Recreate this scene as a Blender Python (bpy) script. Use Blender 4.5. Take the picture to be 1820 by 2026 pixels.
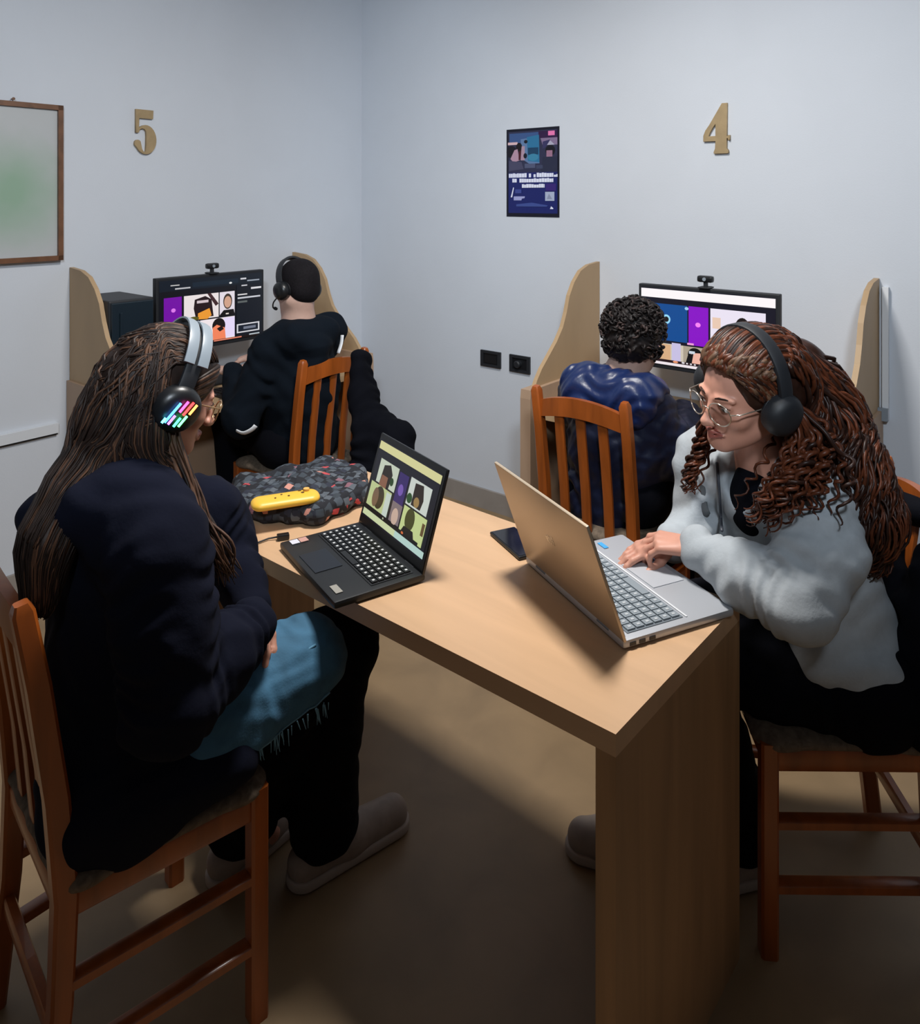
import bpy, bmesh, math, random
import numpy as np
from mathutils import Vector, Matrix

for o in list(bpy.data.objects):
    bpy.data.objects.remove(o)
SC = bpy.context.scene
COL = SC.collection
random.seed(7)
RNG = np.random.RandomState(7)

# ------------------------------------------------------------------ camera
F, CX, HY, CH = 1480.0, 910.0, 393.0, 1.6
cam = bpy.data.cameras.new('camera')
camo = bpy.data.objects.new('camera', cam)
COL.objects.link(camo)
cam.sensor_fit = 'HORIZONTAL'
cam.sensor_width = 36
cam.lens = 36 * F / 1820
cam.shift_y = -(1013 - HY) / 1820
cam.clip_start = 0.05
camo.location = (0, 0, CH)
camo.rotation_euler = (math.radians(90), 0, 0)
SC.camera = camo

# ------------------------------------------------------------------ light
w = bpy.data.worlds.new('world')
SC.world = w
w.use_nodes = True
w.node_tree.nodes['Background'].inputs[0].default_value = (0.92, 0.90, 0.92, 1)
w.node_tree.nodes['Background'].inputs[1].default_value = 0.05
SC.view_settings.view_transform = 'Standard'
SC.view_settings.look = 'None'
SC.view_settings.gamma = 1
SC.view_settings.exposure = 0.0


def area(name, loc, size, power, color, rot=(0, 0, 0), sy=None):
    l = bpy.data.lights.new(name, 'AREA')
    l.energy = power
    l.color = color
    l.shape = 'RECTANGLE'
    l.size = size
    l.size_y = sy or size
    o = bpy.data.objects.new(name, l)
    COL.objects.link(o)
    o.location = loc
    o.rotation_euler = rot
    return o


area('ceiling_lamp_light', (0.05, 1.85, 2.84), 0.34, 54, (1.0, 0.965, 0.92), (0, 0, 0.7), 0.34)


def spot(name, loc, aim, power, angle, color, blend=0.6, size=0.15):
    l = bpy.data.lights.new(name, 'SPOT')
    l.energy = power
    l.color = color
    l.spot_size = math.radians(angle)
    l.spot_blend = blend
    l.shadow_soft_size = size
    o = bpy.data.objects.new(name, l)
    COL.objects.link(o)
    o.location = loc
    o.rotation_euler = (Vector(aim) - Vector(loc)).to_track_quat('-Z', 'Y').to_euler()
    return o


spot('added_wall_fill', (-0.2, -0.5, 2.7), (-1.45, 3.2, 1.72), 180, 64, (0.80, 0.90, 1.0), 0.55)  # added spots that brighten the far walls only, not fixtures of the room
spot('added_wall_fill', (0.2, -0.5, 2.7), (1.10, 3.3, 1.72), 180, 64, (0.80, 0.90, 1.0), 0.55)  # second added spot, for the right wall

# ------------------------------------------------------------------ frame of the place
DR = Vector((-0.774, 0.633, 0))      # along the right wall, going away
DL = Vector((0.633, 0.774, 0))       # along the left wall, going away
UP = Vector((0, 0, 1))
CORNER = Vector((-0.587, 4.458, 0))


def P(px, py, Z):
    return Vector(((px - CX) / F * Z, Z, CH - (py - HY) / F * Z))


def H(px, py, h):
    Z = F * (CH - h) / (py - HY)
    return Vector(((px - CX) / F * Z, Z, h))


# ------------------------------------------------------------------ materials
MATS = {}


def mat(name, col, rough=0.6, metal=0.0, emit=None, es=1.0, noise=None, bump=None, sheen=0.0,
        alpha=None, trans=0.0, spec=0.5, coat=0.0):
    """noise = (scale xyz, amount, detail); bump = (scale, strength, distance)"""
    if name in MATS:
        return MATS[name]
    m = bpy.data.materials.new(name)
    m.use_nodes = True
    nt = m.node_tree
    b = nt.nodes['Principled BSDF']
    b.inputs['Base Color'].default_value = (*col, 1)
    b.inputs['Roughness'].default_value = rough
    b.inputs['Metallic'].default_value = metal
    b.inputs['Specular IOR Level'].default_value = spec
    b.inputs['Sheen Weight'].default_value = sheen
    b.inputs['Coat Weight'].default_value = coat
    b.inputs['Transmission Weight'].default_value = trans
    if emit:
        b.inputs['Emission Color'].default_value = (*emit, 1)
        b.inputs['Emission Strength'].default_value = es
    if noise or bump:
        tc = nt.nodes.new('ShaderNodeTexCoord')
    if noise:
        sc, amt, det = noise[:3]
        rotz = noise[3] if len(noise) > 3 else 0
        mp = nt.nodes.new('ShaderNodeMapping')
        mp.vector_type = 'POINT'
        mp0 = nt.nodes.new('ShaderNodeMapping')
        mp0.inputs['Rotation'].default_value = (0, 0, rotz)
        nt.links.new(tc.outputs['Object'], mp0.inputs['Vector'])
        nt.links.new(mp0.outputs[0], mp.inputs['Vector'])
        mp.inputs['Scale'].default_value = sc
        n = nt.nodes.new('ShaderNodeTexNoise')
        n.inputs['Scale'].default_value = 1
        n.inputs['Detail'].default_value = det
        n.inputs['Distortion'].default_value = 0.6
        nt.links.new(mp.outputs[0], n.inputs['Vector'])
        r = nt.nodes.new('ShaderNodeMapRange')
        r.inputs[1].default_value = 0.3
        r.inputs[2].default_value = 0.7
        r.inputs[3].default_value = 1 - amt
        r.inputs[4].default_value = 1 + amt * 0.5
        nt.links.new(n.outputs[0], r.inputs[0])
        mx = nt.nodes.new('ShaderNodeVectorMath')
        mx.operation = 'SCALE'
        mx.inputs[0].default_value = col
        nt.links.new(r.outputs[0], mx.inputs['Scale'])
        nt.links.new(mx.outputs[0], b.inputs['Base Color'])
    if bump:
        n2 = nt.nodes.new('ShaderNodeTexNoise')
        n2.inputs['Scale'].default_value = bump[0]
        n2.inputs['Detail'].default_value = 4
        nt.links.new(tc.outputs['Object'], n2.inputs['Vector'])
        bp = nt.nodes.new('ShaderNodeBump')
        bp.inputs['Strength'].default_value = bump[1]
        bp.inputs['Distance'].default_value = bump[2]
        nt.links.new(n2.outputs[0], bp.inputs['Height'])
        nt.links.new(bp.outputs[0], b.inputs['Normal'])
    MATS[name] = m
    return m


ANG = math.atan2(DR.y, DR.x)
M_WALL = mat('painted_wall', (0.60, 0.635, 0.69), 0.85, noise=((3, 3, 3), 0.02, 3), bump=(180, 0.15, 0.002))
M_FLOOR = mat('floor_tile', (0.30, 0.205, 0.112), 0.5, noise=((5, 5, 5), 0.18, 5), bump=(60, 0.1, 0.002))
M_CEIL = mat('ceiling_paint', (0.6, 0.6, 0.6), 0.9)
M_BASE = mat('baseboard_paint', (0.30, 0.27, 0.245), 0.6, noise=((8, 8, 8), 0.08, 3))
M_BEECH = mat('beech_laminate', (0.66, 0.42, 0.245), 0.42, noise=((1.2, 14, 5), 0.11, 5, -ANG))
M_BEECH_SHADED = mat('beech_laminate_shaded', (0.42, 0.24, 0.115), 0.5, noise=((16, 16, 1.3), 0.22, 5))  # darker copy of the beech, shade on the end panels put into the colour
M_CARREL = mat('carrel_board', (0.43, 0.29, 0.16), 0.55, noise=((6, 6, 2), 0.07, 4))
M_CARREL2 = mat('carrel_side_board', (0.40, 0.27, 0.18), 0.55, noise=((6, 6, 2), 0.07, 4))
M_CHAIR = mat('stained_chair_wood', (0.34, 0.080, 0.011), 0.36, noise=((22, 22, 3), 0.30, 4), coat=0.25)
M_SEAT = mat('seat_fabric', (0.16, 0.12, 0.085), 0.95, noise=((60, 60, 60), 0.4, 3), bump=(300, 0.4, 0.002))
M_BLACKP = mat('black_plastic', (0.008, 0.009, 0.011), 0.35)
M_BLACKM = mat('matt_black_plastic', (0.012, 0.014, 0.018), 0.55)
M_GREYP = mat('grey_plastic', (0.25, 0.29, 0.33), 0.35)
M_WHITE = mat('white_plastic', (0.75, 0.77, 0.8), 0.4)
M_BRASS = mat('gilt_board', (0.36, 0.26, 0.135), 0.55, noise=((20, 20, 20), 0.15, 3))
M_FRAMEW = mat('frame_wood', (0.15, 0.065, 0.03), 0.45, noise=((20, 20, 20), 0.3, 3))
M_SILVER = mat('silver_lid', (0.56, 0.46, 0.34), 0.36, metal=0.35)
M_SILVERB = mat('silver_base', (0.52, 0.54, 0.58), 0.38, metal=0.3)
M_SKIN = mat('skin', (0.60, 0.29, 0.205), 0.5, noise=((30, 30, 30), 0.06, 3))
M_SKIN2 = mat('skin_pale', (0.56, 0.36, 0.29), 0.5, noise=((30, 30, 30), 0.06, 3))
M_LIP = mat('lips', (0.36, 0.10, 0.075), 0.45)
M_HAIRBLK = mat('black_brown_hair', (0.010, 0.007, 0.007), 0.55, spec=.3, noise=((50, 50, 50), 0.4, 3))
M_HAIRA = mat('dark_brown_hair', (0.022, 0.012, 0.009), 0.5, spec=.3, noise=((50, 50, 12), 0.5, 3))
M_HAIRA2 = mat('warm_brown_hair', (0.10, 0.047, 0.026), 0.5, spec=.3, noise=((50, 50, 12), 0.5, 3))
M_HAIRD = mat('auburn_hair', (0.105, 0.028, 0.011), 0.40, spec=.3, noise=((40, 40, 40), 0.5, 3))
M_HAIRD2 = mat('dark_auburn_hair', (0.028, 0.010, 0.006), 0.42, spec=.3, noise=((40, 40, 40), 0.5, 3))
M_HAIRD3 = mat('light_brown_hair', (0.13, 0.068, 0.038), 0.5, spec=.3, noise=((40, 40, 40), 0.4, 3))
M_NAVYK = mat('navy_black_cloth', (0.0065, 0.008, 0.018), 0.95, spec=0.12, bump=(90, 0.25, 0.003))
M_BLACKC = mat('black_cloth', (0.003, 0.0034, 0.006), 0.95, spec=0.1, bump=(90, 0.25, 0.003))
M_PUFF = mat('navy_puffer_nylon', (0.008, 0.020, 0.085), 0.38, bump=(40, 0.4, 0.004))
M_GREYC = mat('grey_marl_fleece', (0.40, 0.435, 0.465), 0.9, noise=((40, 40, 40), 0.07, 4), bump=(160, 0.3, 0.002))
M_DENIM = mat('blue_denim', (0.055, 0.17, 0.29), 0.85, noise=((14, 14, 14), 0.3, 4), bump=(220, 0.3, 0.002))
M_SHOE = mat('pale_shoe', (0.34, 0.28, 0.24), 0.6, noise=((30, 30, 30), 0.15, 3))
M_GOLD = mat('gold_wire', (0.7, 0.45, 0.25), 0.25, metal=0.9)
M_LENS = mat('clear_lens', (.02, .02, .02), .03)
M_LENS.node_tree.nodes['Principled BSDF'].inputs['Alpha'].default_value = 0.10
M_GLASS = mat('lens_glass', (0.95, 0.97, 1.0), 0.02, trans=1.0, alpha=0.2)


def emat(rgb, s=1.0):
    """screen colour; rgb given as display values 0..255"""
    c = tuple((v / 255.0) ** 2.2 for v in rgb)
    return mat('screen_%02x%02x%02x_%d' % (*rgb, int(s * 10)), (0.01, 0.01, 0.01), 0.3, emit=c, es=s)


def pmat(rgb):
    c = tuple((v / 255.0) ** 2.2 for v in rgb)
    return mat('print_%02x%02x%02x' % rgb, c, 0.5)


# ------------------------------------------------------------------ object helpers
def link(name, me, parent=None, mats=(), smooth=True):
    o = bpy.data.objects.new(name, me)
    COL.objects.link(o)
    for m in (mats if isinstance(mats, (list, tuple)) else [mats]):
        me.materials.append(m)
    if smooth:
        me.polygons.foreach_set('use_smooth', [True] * len(me.polygons))
    if parent:
        o.parent = parent
        if parent.type == 'EMPTY' or True:
            o.matrix_parent_inverse = wm(parent).inverted()
    return o


def wm(o):
    m = o.matrix_basis.copy() if not o.parent else wm(o.parent) @ o.matrix_parent_inverse @ o.matrix_basis
    return m


def tag(o, label, cat, group=None):
    o['label'] = label
    o['category'] = cat
    if group:
        o['group'] = group
    return o


def thing(name, label, cat, loc=(0, 0, 0), rz=0.0, group=None):
    o = bpy.data.objects.new(name, None)
    COL.objects.link(o)
    o.location = loc
    o.rotation_euler = (0, 0, rz)
    o.matrix_basis = Matrix.Translation(Vector(loc)) @ Matrix.Rotation(rz, 4, 'Z')
    o.empty_display_size = 0.05
    return tag(o, label, cat, group)


class MB:
    """collects geometry into one mesh"""

    def __init__(s):
        s.v, s.f, s.m = [], [], []

    def add(s, v, f, mi=0):
        n = len(s.v)
        s.v += [tuple(p) for p in v]
        s.f += [tuple(i + n for i in q) for q in f]
        s.m += [mi] * len(f)
        return s

    def box(s, c, size, M=None, mi=0, bev=0.0):
        M = M or Matrix.Identity(4)
        sx, sy, sz = [q / 2 for q in size]
        c = Vector(c)
        b = min(bev, sx * .95, sy * .95, sz * .95)
        if b <= 0:
            vs = [M @ (c + Vector((x * sx, y * sy, z * sz))) for z in (-1, 1) for y in (-1, 1) for x in (-1, 1)]
            return s.add(vs, [(0, 2, 3, 1), (4, 5, 7, 6), (0, 1, 5, 4), (2, 6, 7, 3), (0, 4, 6, 2), (1, 3, 7, 5)], mi)
        bm = bmesh.new()
        bmesh.ops.create_cube(bm, size=1)
        for v in bm.verts:
            v.co = Vector((v.co.x * sx * 2, v.co.y * sy * 2, v.co.z * sz * 2))
        bmesh.ops.bevel(bm, geom=list(bm.edges), offset=b, segments=2, affect='EDGES', profile=0.6)
        bm.verts.index_update()
        vs = [M @ (c + v.co) for v in bm.verts]
        fs = [tuple(v.index for v in f.verts) for f in bm.faces]
        bm.free()
        return s.add(vs, fs, mi)

    def prism(s, poly, a, b, mi=0):
        """poly: list of 3D points (planar); extruded by vectors a..b"""
        n = len(poly)
        a, b = Vector(a), Vector(b)
        vs = [Vector(p) + a for p in poly] + [Vector(p) + b for p in poly]
        fs = [tuple(range(n - 1, -1, -1)), tuple(range(n, 2 * n))]
        fs += [(i, (i + 1) % n, n + (i + 1) % n, n + i) for i in range(n)]
        return s.add(vs, fs, mi)

    def tube(s, pts, r, n=8, closed=False, mi=0, flat=1.0, cap=True):
        pts = [Vector(p) for p in pts]
        k = len(pts)
        rs = r if isinstance(r, (list, tuple, np.ndarray)) else [r] * k
        up = None
        vs, fs = [], []
        for i in range(k):
            a = pts[(i - 1) % k] if (closed or i > 0) else pts[i]
            b = pts[(i + 1) % k] if (closed or i < k - 1) else pts[i]
            t = (b - a)
            t = t.normalized() if t.length > 1e-9 else Vector((0, 0, 1))
            if up is None:
                up = t.orthogonal().normalized()
            up = (up - t * up.dot(t))
            up = up.normalized() if up.length > 1e-6 else t.orthogonal().normalized()
            sd = t.cross(up)
            for j in range(n):
                an = 2 * math.pi * j / n
                vs.append(pts[i] + up * (math.cos(an) * rs[i] * flat) + sd * (math.sin(an) * rs[i]))
        for i in range(k if closed else k - 1):
            for j in range(n):
                a0, a1 = i * n + j, i * n + (j + 1) % n
                b0, b1 = ((i + 1) % k) * n + j, ((i + 1) % k) * n + (j + 1) % n
                fs.append((a0, a1, b1, b0))
        if not closed and cap:
            fs.append(tuple(range(n - 1, -1, -1)))
            fs.append(tuple(range((k - 1) * n, k * n)))
        return s.add(vs, fs, mi)

    def bar(s, pts, wx, wy, X, mi=0, taper=None):
        """rectangular section swept through pts; X = fixed width direction"""
        pts = [Vector(p) for p in pts]
        k = len(pts)
        X = Vector(X).normalized()
        vs, fs = [], []
        for i in range(k):
            t = (pts[min(i + 1, k - 1)] - pts[max(i - 1, 0)]).normalized()
            Y = t.cross(X).normalized()
            q = taper[i] if taper else 1
            b = 0.28
            for (a, c) in ((-1, -1 + b), (-1 + b, -1), (1 - b, -1), (1, -1 + b), (1, 1 - b), (1 - b, 1), (-1 + b, 1), (-1, 1 - b)):
                vs.append(pts[i] + X * (a * wx / 2 * q) + Y * (c * wy / 2 * q))
        n = 8
        for i in range(k - 1):
            for j in range(n):
                fs.append((i * n + j, i * n + (j + 1) % n, (i + 1) * n + (j + 1) % n, (i + 1) * n + j))
        fs.append(tuple(range(n - 1, -1, -1)))
        fs.append(tuple(range((k - 1) * n, k * n)))
        return s.add(vs, fs, mi)

    def cyl(s, c, ax, r, h, n=24, mi=0, r2=None, rings=None):
        """lathe along ax starting at c; rings = [(t along, radius)]"""
        c, ax = Vector(c), Vector(ax).normalized()
        u = ax.orthogonal().normalized()
        v = ax.cross(u)
        rings = rings or [(0, r), (h, r2 if r2 is not None else r)]
        vs, fs = [], []
        for (t, rr) in rings:
            for j in range(n):
                a = 2 * math.pi * j / n
                vs.append(c + ax * t + (u * math.cos(a) + v * math.sin(a)) * rr)
        for i in range(len(rings) - 1):
            for j in range(n):
                fs.append((i * n + j, i * n + (j + 1) % n, (i + 1) * n + (j + 1) % n, (i + 1) * n + j))
        fs.append(tuple(range(n - 1, -1, -1)))
        fs.append(tuple(range((len(rings) - 1) * n, len(rings) * n)))
        return s.add(vs, fs, mi)

    def build(s, name, mats, parent=None, smooth=False, M=None, label=None):
        me = bpy.data.meshes.new(name)
        vs = s.v
        if M is not None:
            vs = [tuple(M @ Vector(p)) for p in vs]
        me.from_pydata(vs, [], s.f)
        me.update()
        o = link(name, me, parent, mats, smooth)
        if len(me.materials) > 1:
            me.polygons.foreach_set('material_index', s.m)
        bm = bmesh.new()
        bm.from_mesh(me)
        bmesh.ops.recalc_face_normals(bm, faces=bm.faces)
        bm.to_mesh(me)
        bm.free()
        if smooth == 'auto':
            me.polygons.foreach_set('use_smooth', [True] * len(me.polygons))
            bm = bmesh.new()
            bm.from_mesh(me)
            for e in bm.edges:
                if len(e.link_faces) == 2 and e.calc_face_angle(0) > 0.6:
                    e.smooth = False
            bm.to_mesh(me)
            bm.free()
        if label:
            o['label'] = label
        return o


# ------------------------------------------------------------------ signed distance modelling
class SDF:
    def __init__(s, res=0.004):
        s.res = res
        s.pr = []

    def cap(s, a, b, ra, rb=None, k=0.02, flat=None, wr=None, op='u'):
        a, b = np.array(a, float), np.array(b, float)
        s.pr.append(dict(t='c', a=a, b=b, ra=ra, rb=rb if rb is not None else ra, k=k, flat=flat, wr=wr, op=op,
                         L=(flat[1] if flat else 1.0)))
        return s

    def chain(s, pts, rs, k=0.02, flat=None, wr=None):
        for i in range(len(pts) - 1):
            s.cap(pts[i], pts[i + 1], rs[i], rs[i + 1], k, flat, wr)
        return s

    def ell(s, c, r, R=None, k=0.02, op='u'):
        R = np.array(R.to_3x3() if R is not None else Matrix.Identity(3), float)
        s.pr.append(dict(t='e', a=np.array(c, float), r=np.array(r, float), R=R, k=k, op=op, L=1.0))
        return s

    def plane(s, c, n, k=0.01):
        """cut away everything on the side the normal points to"""
        n = np.array(n, float)
        s.pr.append(dict(t='p', a=np.array(c, float), n=n / np.linalg.norm(n), k=k, op='s', L=1.0))
        return s

    @staticmethod
    def ev(p, X):
        if p['t'] == 'c':
            q = X - p['a']
            ab = p['b'] - p['a']
            if p['flat'] is not None:
                ax = np.array(p['flat'][0], float)
                sc = p['flat'][1] - 1
                q = q + sc * (q @ ax)[..., None] * ax
                ab = ab + sc * (ab @ ax) * ax
            L2 = max(ab @ ab, 1e-12)
            t = np.clip((q @ ab) / L2, 0, 1)
            d = np.sqrt(((q - t[..., None] * ab) ** 2).sum(-1)) - (p['ra'] + (p['rb'] - p['ra']) * t)
            if p['wr']:
                am, n, ph = p['wr']
                w = np.sin(n * t * 6.283 + ph + 2.2 * np.sin(X[..., 0] * 31 + X[..., 2] * 17 + ph) + 1.3 * np.sin(X[..., 1] * 43))
                d = d + am * w * (0.5 + 0.5 * np.sin(X[..., 1] * 37 + X[..., 0] * 23 + ph))
            return d
        if p['t'] == 'e':
            q = (X - p['a']) @ p['R']
            k0 = np.sqrt(((q / p['r']) ** 2).sum(-1)) + 1e-9
            k1 = np.sqrt(((q / p['r'] ** 2) ** 2).sum(-1)) + 1e-9
            return k0 * (k0 - 1) / k1
        return -((X - p['a']) @ p['n'])

    def field(s, X, prims):
        d = np.full(X.shape[:-1], 9.0)
        for p in prims:
            e = SDF.ev(p, X)
            k = p['k']
            if p['op'] == 'u':
                h = np.clip(0.5 + 0.5 * (d - e) / k, 0, 1)
                d = d * (1 - h) + e * h - k * h * (1 - h)
            else:
                e = -e
                h = np.clip(0.5 + 0.5 * (e - d) / k, 0, 1)
                d = d * (1 - h) + e * h + k * h * (1 - h)
        return d

    def mesh(s, noise=None):
        lo = np.full(3, 1e9)
        hi = -lo
        for p in s.pr:
            if p['op'] != 'u':
                continue
            if p['t'] == 'c':
                r = max(p['ra'], p['rb']) + 0.02
                lo = np.minimum(lo, np.minimum(p['a'], p['b']) - r)
                hi = np.maximum(hi, np.maximum(p['a'], p['b']) + r)
            else:
                r = p['r'].max() + 0.02
                lo = np.minimum(lo, p['a'] - r)
                hi = np.maximum(hi, p['a'] + r)
        B = 10
        nb = np.ceil((hi - lo) / (s.res * B)).astype(int)
        N = nb * B + 1
        V = np.ones(N, np.float32)
        cr = s.res * B * 0.5 * 1.7321
        off = np.arange(B + 1) * s.res
        g = np.stack(np.meshgrid(off, off, off, indexing='ij'), -1)
        cc = np.stack(np.meshgrid(*[np.arange(n) for n in nb], indexing='ij'), -1).reshape(-1, 3)
        cen = lo + (cc + 0.5) * s.res * B
        D = np.stack([SDF.ev(p, cen) for p in s.pr], 0)
        U = np.array([p['op'] == 'u' for p in s.pr])
        Ls = np.array([p['L'] for p in s.pr])
        K = np.array([p['k'] for p in s.pr])
        lowb = D - (Ls[:, None] * cr * 1.25)
        upb = np.where(U[:, None], D + (Ls[:, None] * cr * 1.25), 9).min(0)
        na = noise[0] if noise else 0
        mn = np.where(U[:, None], lowb - K[:, None], 9).min(0)
        act = (mn < na + 0.004)
        dc = np.where(U[:, None], D, 9).min(0)
        deep = dc < -(cr * 2.2 + K.max() + na)
        for i in np.nonzero(act)[0]:
            b = cc[i] * B
            sl = tuple(slice(b[j], b[j] + B + 1) for j in range(3))
            sub = (~U) & (lowb[:, i] < K)
            if deep[i] and not sub.any():
                V[sl] = -1
                continue
            use = (U & (lowb[:, i] < upb[i] + K.max() * 1.0)) | sub
            X = lo + b * s.res + g
            d = s.field(X, [p for p, u in zip(s.pr, use) if u])
            if noise:
                am, fr = noise
                x, y, z = X[..., 0] * fr, X[..., 1] * fr, X[..., 2] * fr
                wx = x + 1.5 * np.sin(z * 0.7 + y * 0.9)
                wz = z + 1.2 * np.sin(x * 0.8 - y * 0.5)
                d = d + am * (np.sin(wx + 1.1 * wz) * np.sin(y * 0.9 + wz * 1.3) + 0.4 * np.sin(2.3 * wz - 1.7 * wx + y))
            V[sl] = d
        # surface nets
        I = V < 0
        c = I[:-1, :-1, :-1].astype(np.int8)
        tot = np.zeros_like(c)
        offs = [(x, y, z) for x in (0, 1) for y in (0, 1) for z in (0, 1)]
        n0, n1, n2 = V.shape
        for (x, y, z) in offs:
            tot += I[x:n0 - 1 + x, y:n1 - 1 + y, z:n2 - 1 + z]
        cells = np.argwhere((tot > 0) & (tot < 8))
        acc = np.zeros((len(cells), 3))
        cnt = np.zeros(len(cells))
        for a in offs:
            for ax in range(3):
                if a[ax] == 1:
                    continue
                b = list(a)
                b[ax] = 1
                va = V[cells[:, 0] + a[0], cells[:, 1] + a[1], cells[:, 2] + a[2]]
                vb = V[cells[:, 0] + b[0], cells[:, 1] + b[1], cells[:, 2] + b[2]]
                m = (va < 0) != (vb < 0)
                t = np.where(m, va / np.where(m, va - vb, 1), 0)
                pt = np.array(a, float)[None] + np.zeros((len(cells), 3))
                pt[:, ax] += t
                acc[m] += pt[m]
                cnt += m
        verts = lo + (cells + acc / cnt[:, None]) * s.res
        key = (cells[:, 0] * n1 + cells[:, 1]).astype(np.int64) * n2 + cells[:, 2]
        quads = []
        for ax in range(3):
            o1, o2 = (ax + 1) % 3, (ax + 2) % 3
            sa = [slice(None)] * 3
            sb = [slice(None)] * 3
            sa[ax] = slice(0, -1)
            sb[ax] = slice(1, None)
            ed = np.argwhere(I[tuple(sa)] != I[tuple(sb)])
            ed = ed[(ed[:, o1] > 0) & (ed[:, o2] > 0) & (ed[:, o1] < V.shape[o1] - 1) & (ed[:, o2] < V.shape[o2] - 1)]
            ins = I[ed[:, 0], ed[:, 1], ed[:, 2]]
            q = []
            for (u, v) in ((0, 0), (-1, 0), (-1, -1), (0, -1)):
                e = ed.copy()
                e[:, o1] += u
                e[:, o2] += v
                q.append(np.searchsorted(key, (e[:, 0] * n1 + e[:, 1]).astype(np.int64) * n2 + e[:, 2]))
            q = np.stack(q, 1)
            q[~ins] = q[~ins][:, ::-1]
            quads.append(q)
        return verts, np.concatenate(quads)

    def build(s, name, mats, parent=None, noise=None, paint=None, label=None, smooth_it=1):
        v, f = s.mesh(noise)
        # one relax pass to even out the net
        for _ in range(smooth_it):
            acc = np.zeros_like(v)
            cnt = np.zeros(len(v))
            for a, b in ((0, 1), (1, 2), (2, 3), (3, 0)):
                np.add.at(acc, f[:, a], v[f[:, b]])
                np.add.at(acc, f[:, b], v[f[:, a]])
                np.add.at(cnt, f[:, a], 1)
                np.add.at(cnt, f[:, b], 1)
            v = v * 0.5 + 0.5 * acc / np.maximum(cnt, 1)[:, None]
        me = bpy.data.meshes.new(name)
        me.vertices.add(len(v))
        me.vertices.foreach_set('co', v.astype(np.float32).ravel())
        me.loops.add(len(f) * 4)
        me.loops.foreach_set('vertex_index', f.astype(np.int32).ravel())
        me.polygons.add(len(f))
        me.polygons.foreach_set('loop_start', np.arange(0, len(f) * 4, 4, dtype=np.int32))
        me.update(calc_edges=True)
        me.validate()
        o = link(name, me, parent, mats, True)
        if paint is not None:
            cen = v[f].mean(1)
            me.polygons.foreach_set('material_index', paint(cen).astype(np.int32))
        if label:
            o['label'] = label
        return o


def flatdraw(name, TL, U, V, shapes, matf, parent, lift=0.0003):
    """a picture made of flat coloured shapes; U right, V down (full size vectors)"""
    mb = MB()
    N = U.cross(V).normalized() * -1
    cols, idx = [], {}
    for i, sh in enumerate(shapes):
        rgb = sh[-1]
        if rgb not in idx:
            idx[rgb] = len(cols)
            cols.append(rgb)
        if sh[0] == 'r':
            _, x0, y0, x1, y1, _c = sh
            pts = [(x0, y0), (x1, y0), (x1, y1), (x0, y1)]
        elif sh[0] == 'e':
            _, cx, cy, rx, ry, _c = sh
            pts = [(cx + rx * math.cos(a * math.pi / 10), cy + ry * math.sin(a * math.pi / 10)) for a in range(20)]
        else:
            pts = sh[1]
        mb.add([TL + U * x + V * y + N * (lift * (i * 0.12 + 1)) for x, y in pts], [tuple(range(len(pts)))], idx[rgb])
    me = bpy.data.meshes.new(name)
    me.from_pydata([tuple(v) for v in mb.v], [], mb.f)
    me.update()
    o = link(name, me, parent, [matf(c) for c in cols], False)
    me.polygons.foreach_set('material_index', mb.m)
    return o


def struct(o):
    o['kind'] = 'structure'
    return o


# ================================================================== ROOM
def wallpt(t):                      # a point on the right wall, t metres right of the column x=900
    return Vector((-0.027, 4.0, 0)) - DR * t


RW_END = wallpt(3.6)
LW_END = CORNER - DL * 4.6
mb = MB()
mb.prism([CORNER, RW_END, RW_END + UP * 2.9, CORNER + UP * 2.9], (0, 0, 0), DL * 0.12)
struct(mb.build('wall_right', M_WALL))
mb = MB()
mb.prism([CORNER, LW_END, LW_END + UP * 2.9, CORNER + UP * 2.9], (0, 0, 0), DR * 0.12)
struct(mb.build('wall_left', M_WALL))
fl = [CORNER + DL * .12 + DR * .12, RW_END + DL * .12, RW_END - DL * 4.6, LW_END + DR * .12]
mb = MB()
mb.prism(fl, (0, 0, -0.1), (0, 0, 0))
struct(mb.build('floor', M_FLOOR))
mb = MB()
mb.prism(fl, (0, 0, 2.9), (0, 0, 3.0))
struct(mb.build('ceiling', M_CEIL))
mb = MB()
mb.prism([CORNER - DL * .001, RW_END - DL * .001, RW_END + UP * .1 - DL * .001, CORNER + UP * .1 - DL * .001], (0, 0, 0), DL * -0.014)
struct(mb.build('baseboard_right', M_BASE))
mb = MB()
mb.prism([CORNER - DR * .001, LW_END - DR * .001, LW_END + UP * .1 - DR * .001, CORNER + UP * .1 - DR * .001], (0, 0, 0), DR * -0.014)
struct(mb.build('baseboard_left', M_BASE))


def lwall(px, py, off=0.0):
    """point on the left wall seen at a pixel"""
    k = (px - CX) / F
    C = CORNER - DR * off
    s = (C.x - k * C.y) / (DL.x - k * DL.y)
    q = C - DL * s
    return Vector((q.x, q.y, CH - (py - HY) / F * q.y))


def rwall(px, py, off=0.0):
    k = (px - CX) / F
    C = CORNER - DL * off
    s = (C.x - k * C.y) / (DR.x - k * DR.y)
    q = C - DR * s
    return Vector((q.x, q.y, CH - (py - HY) / F * q.y))


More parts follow.
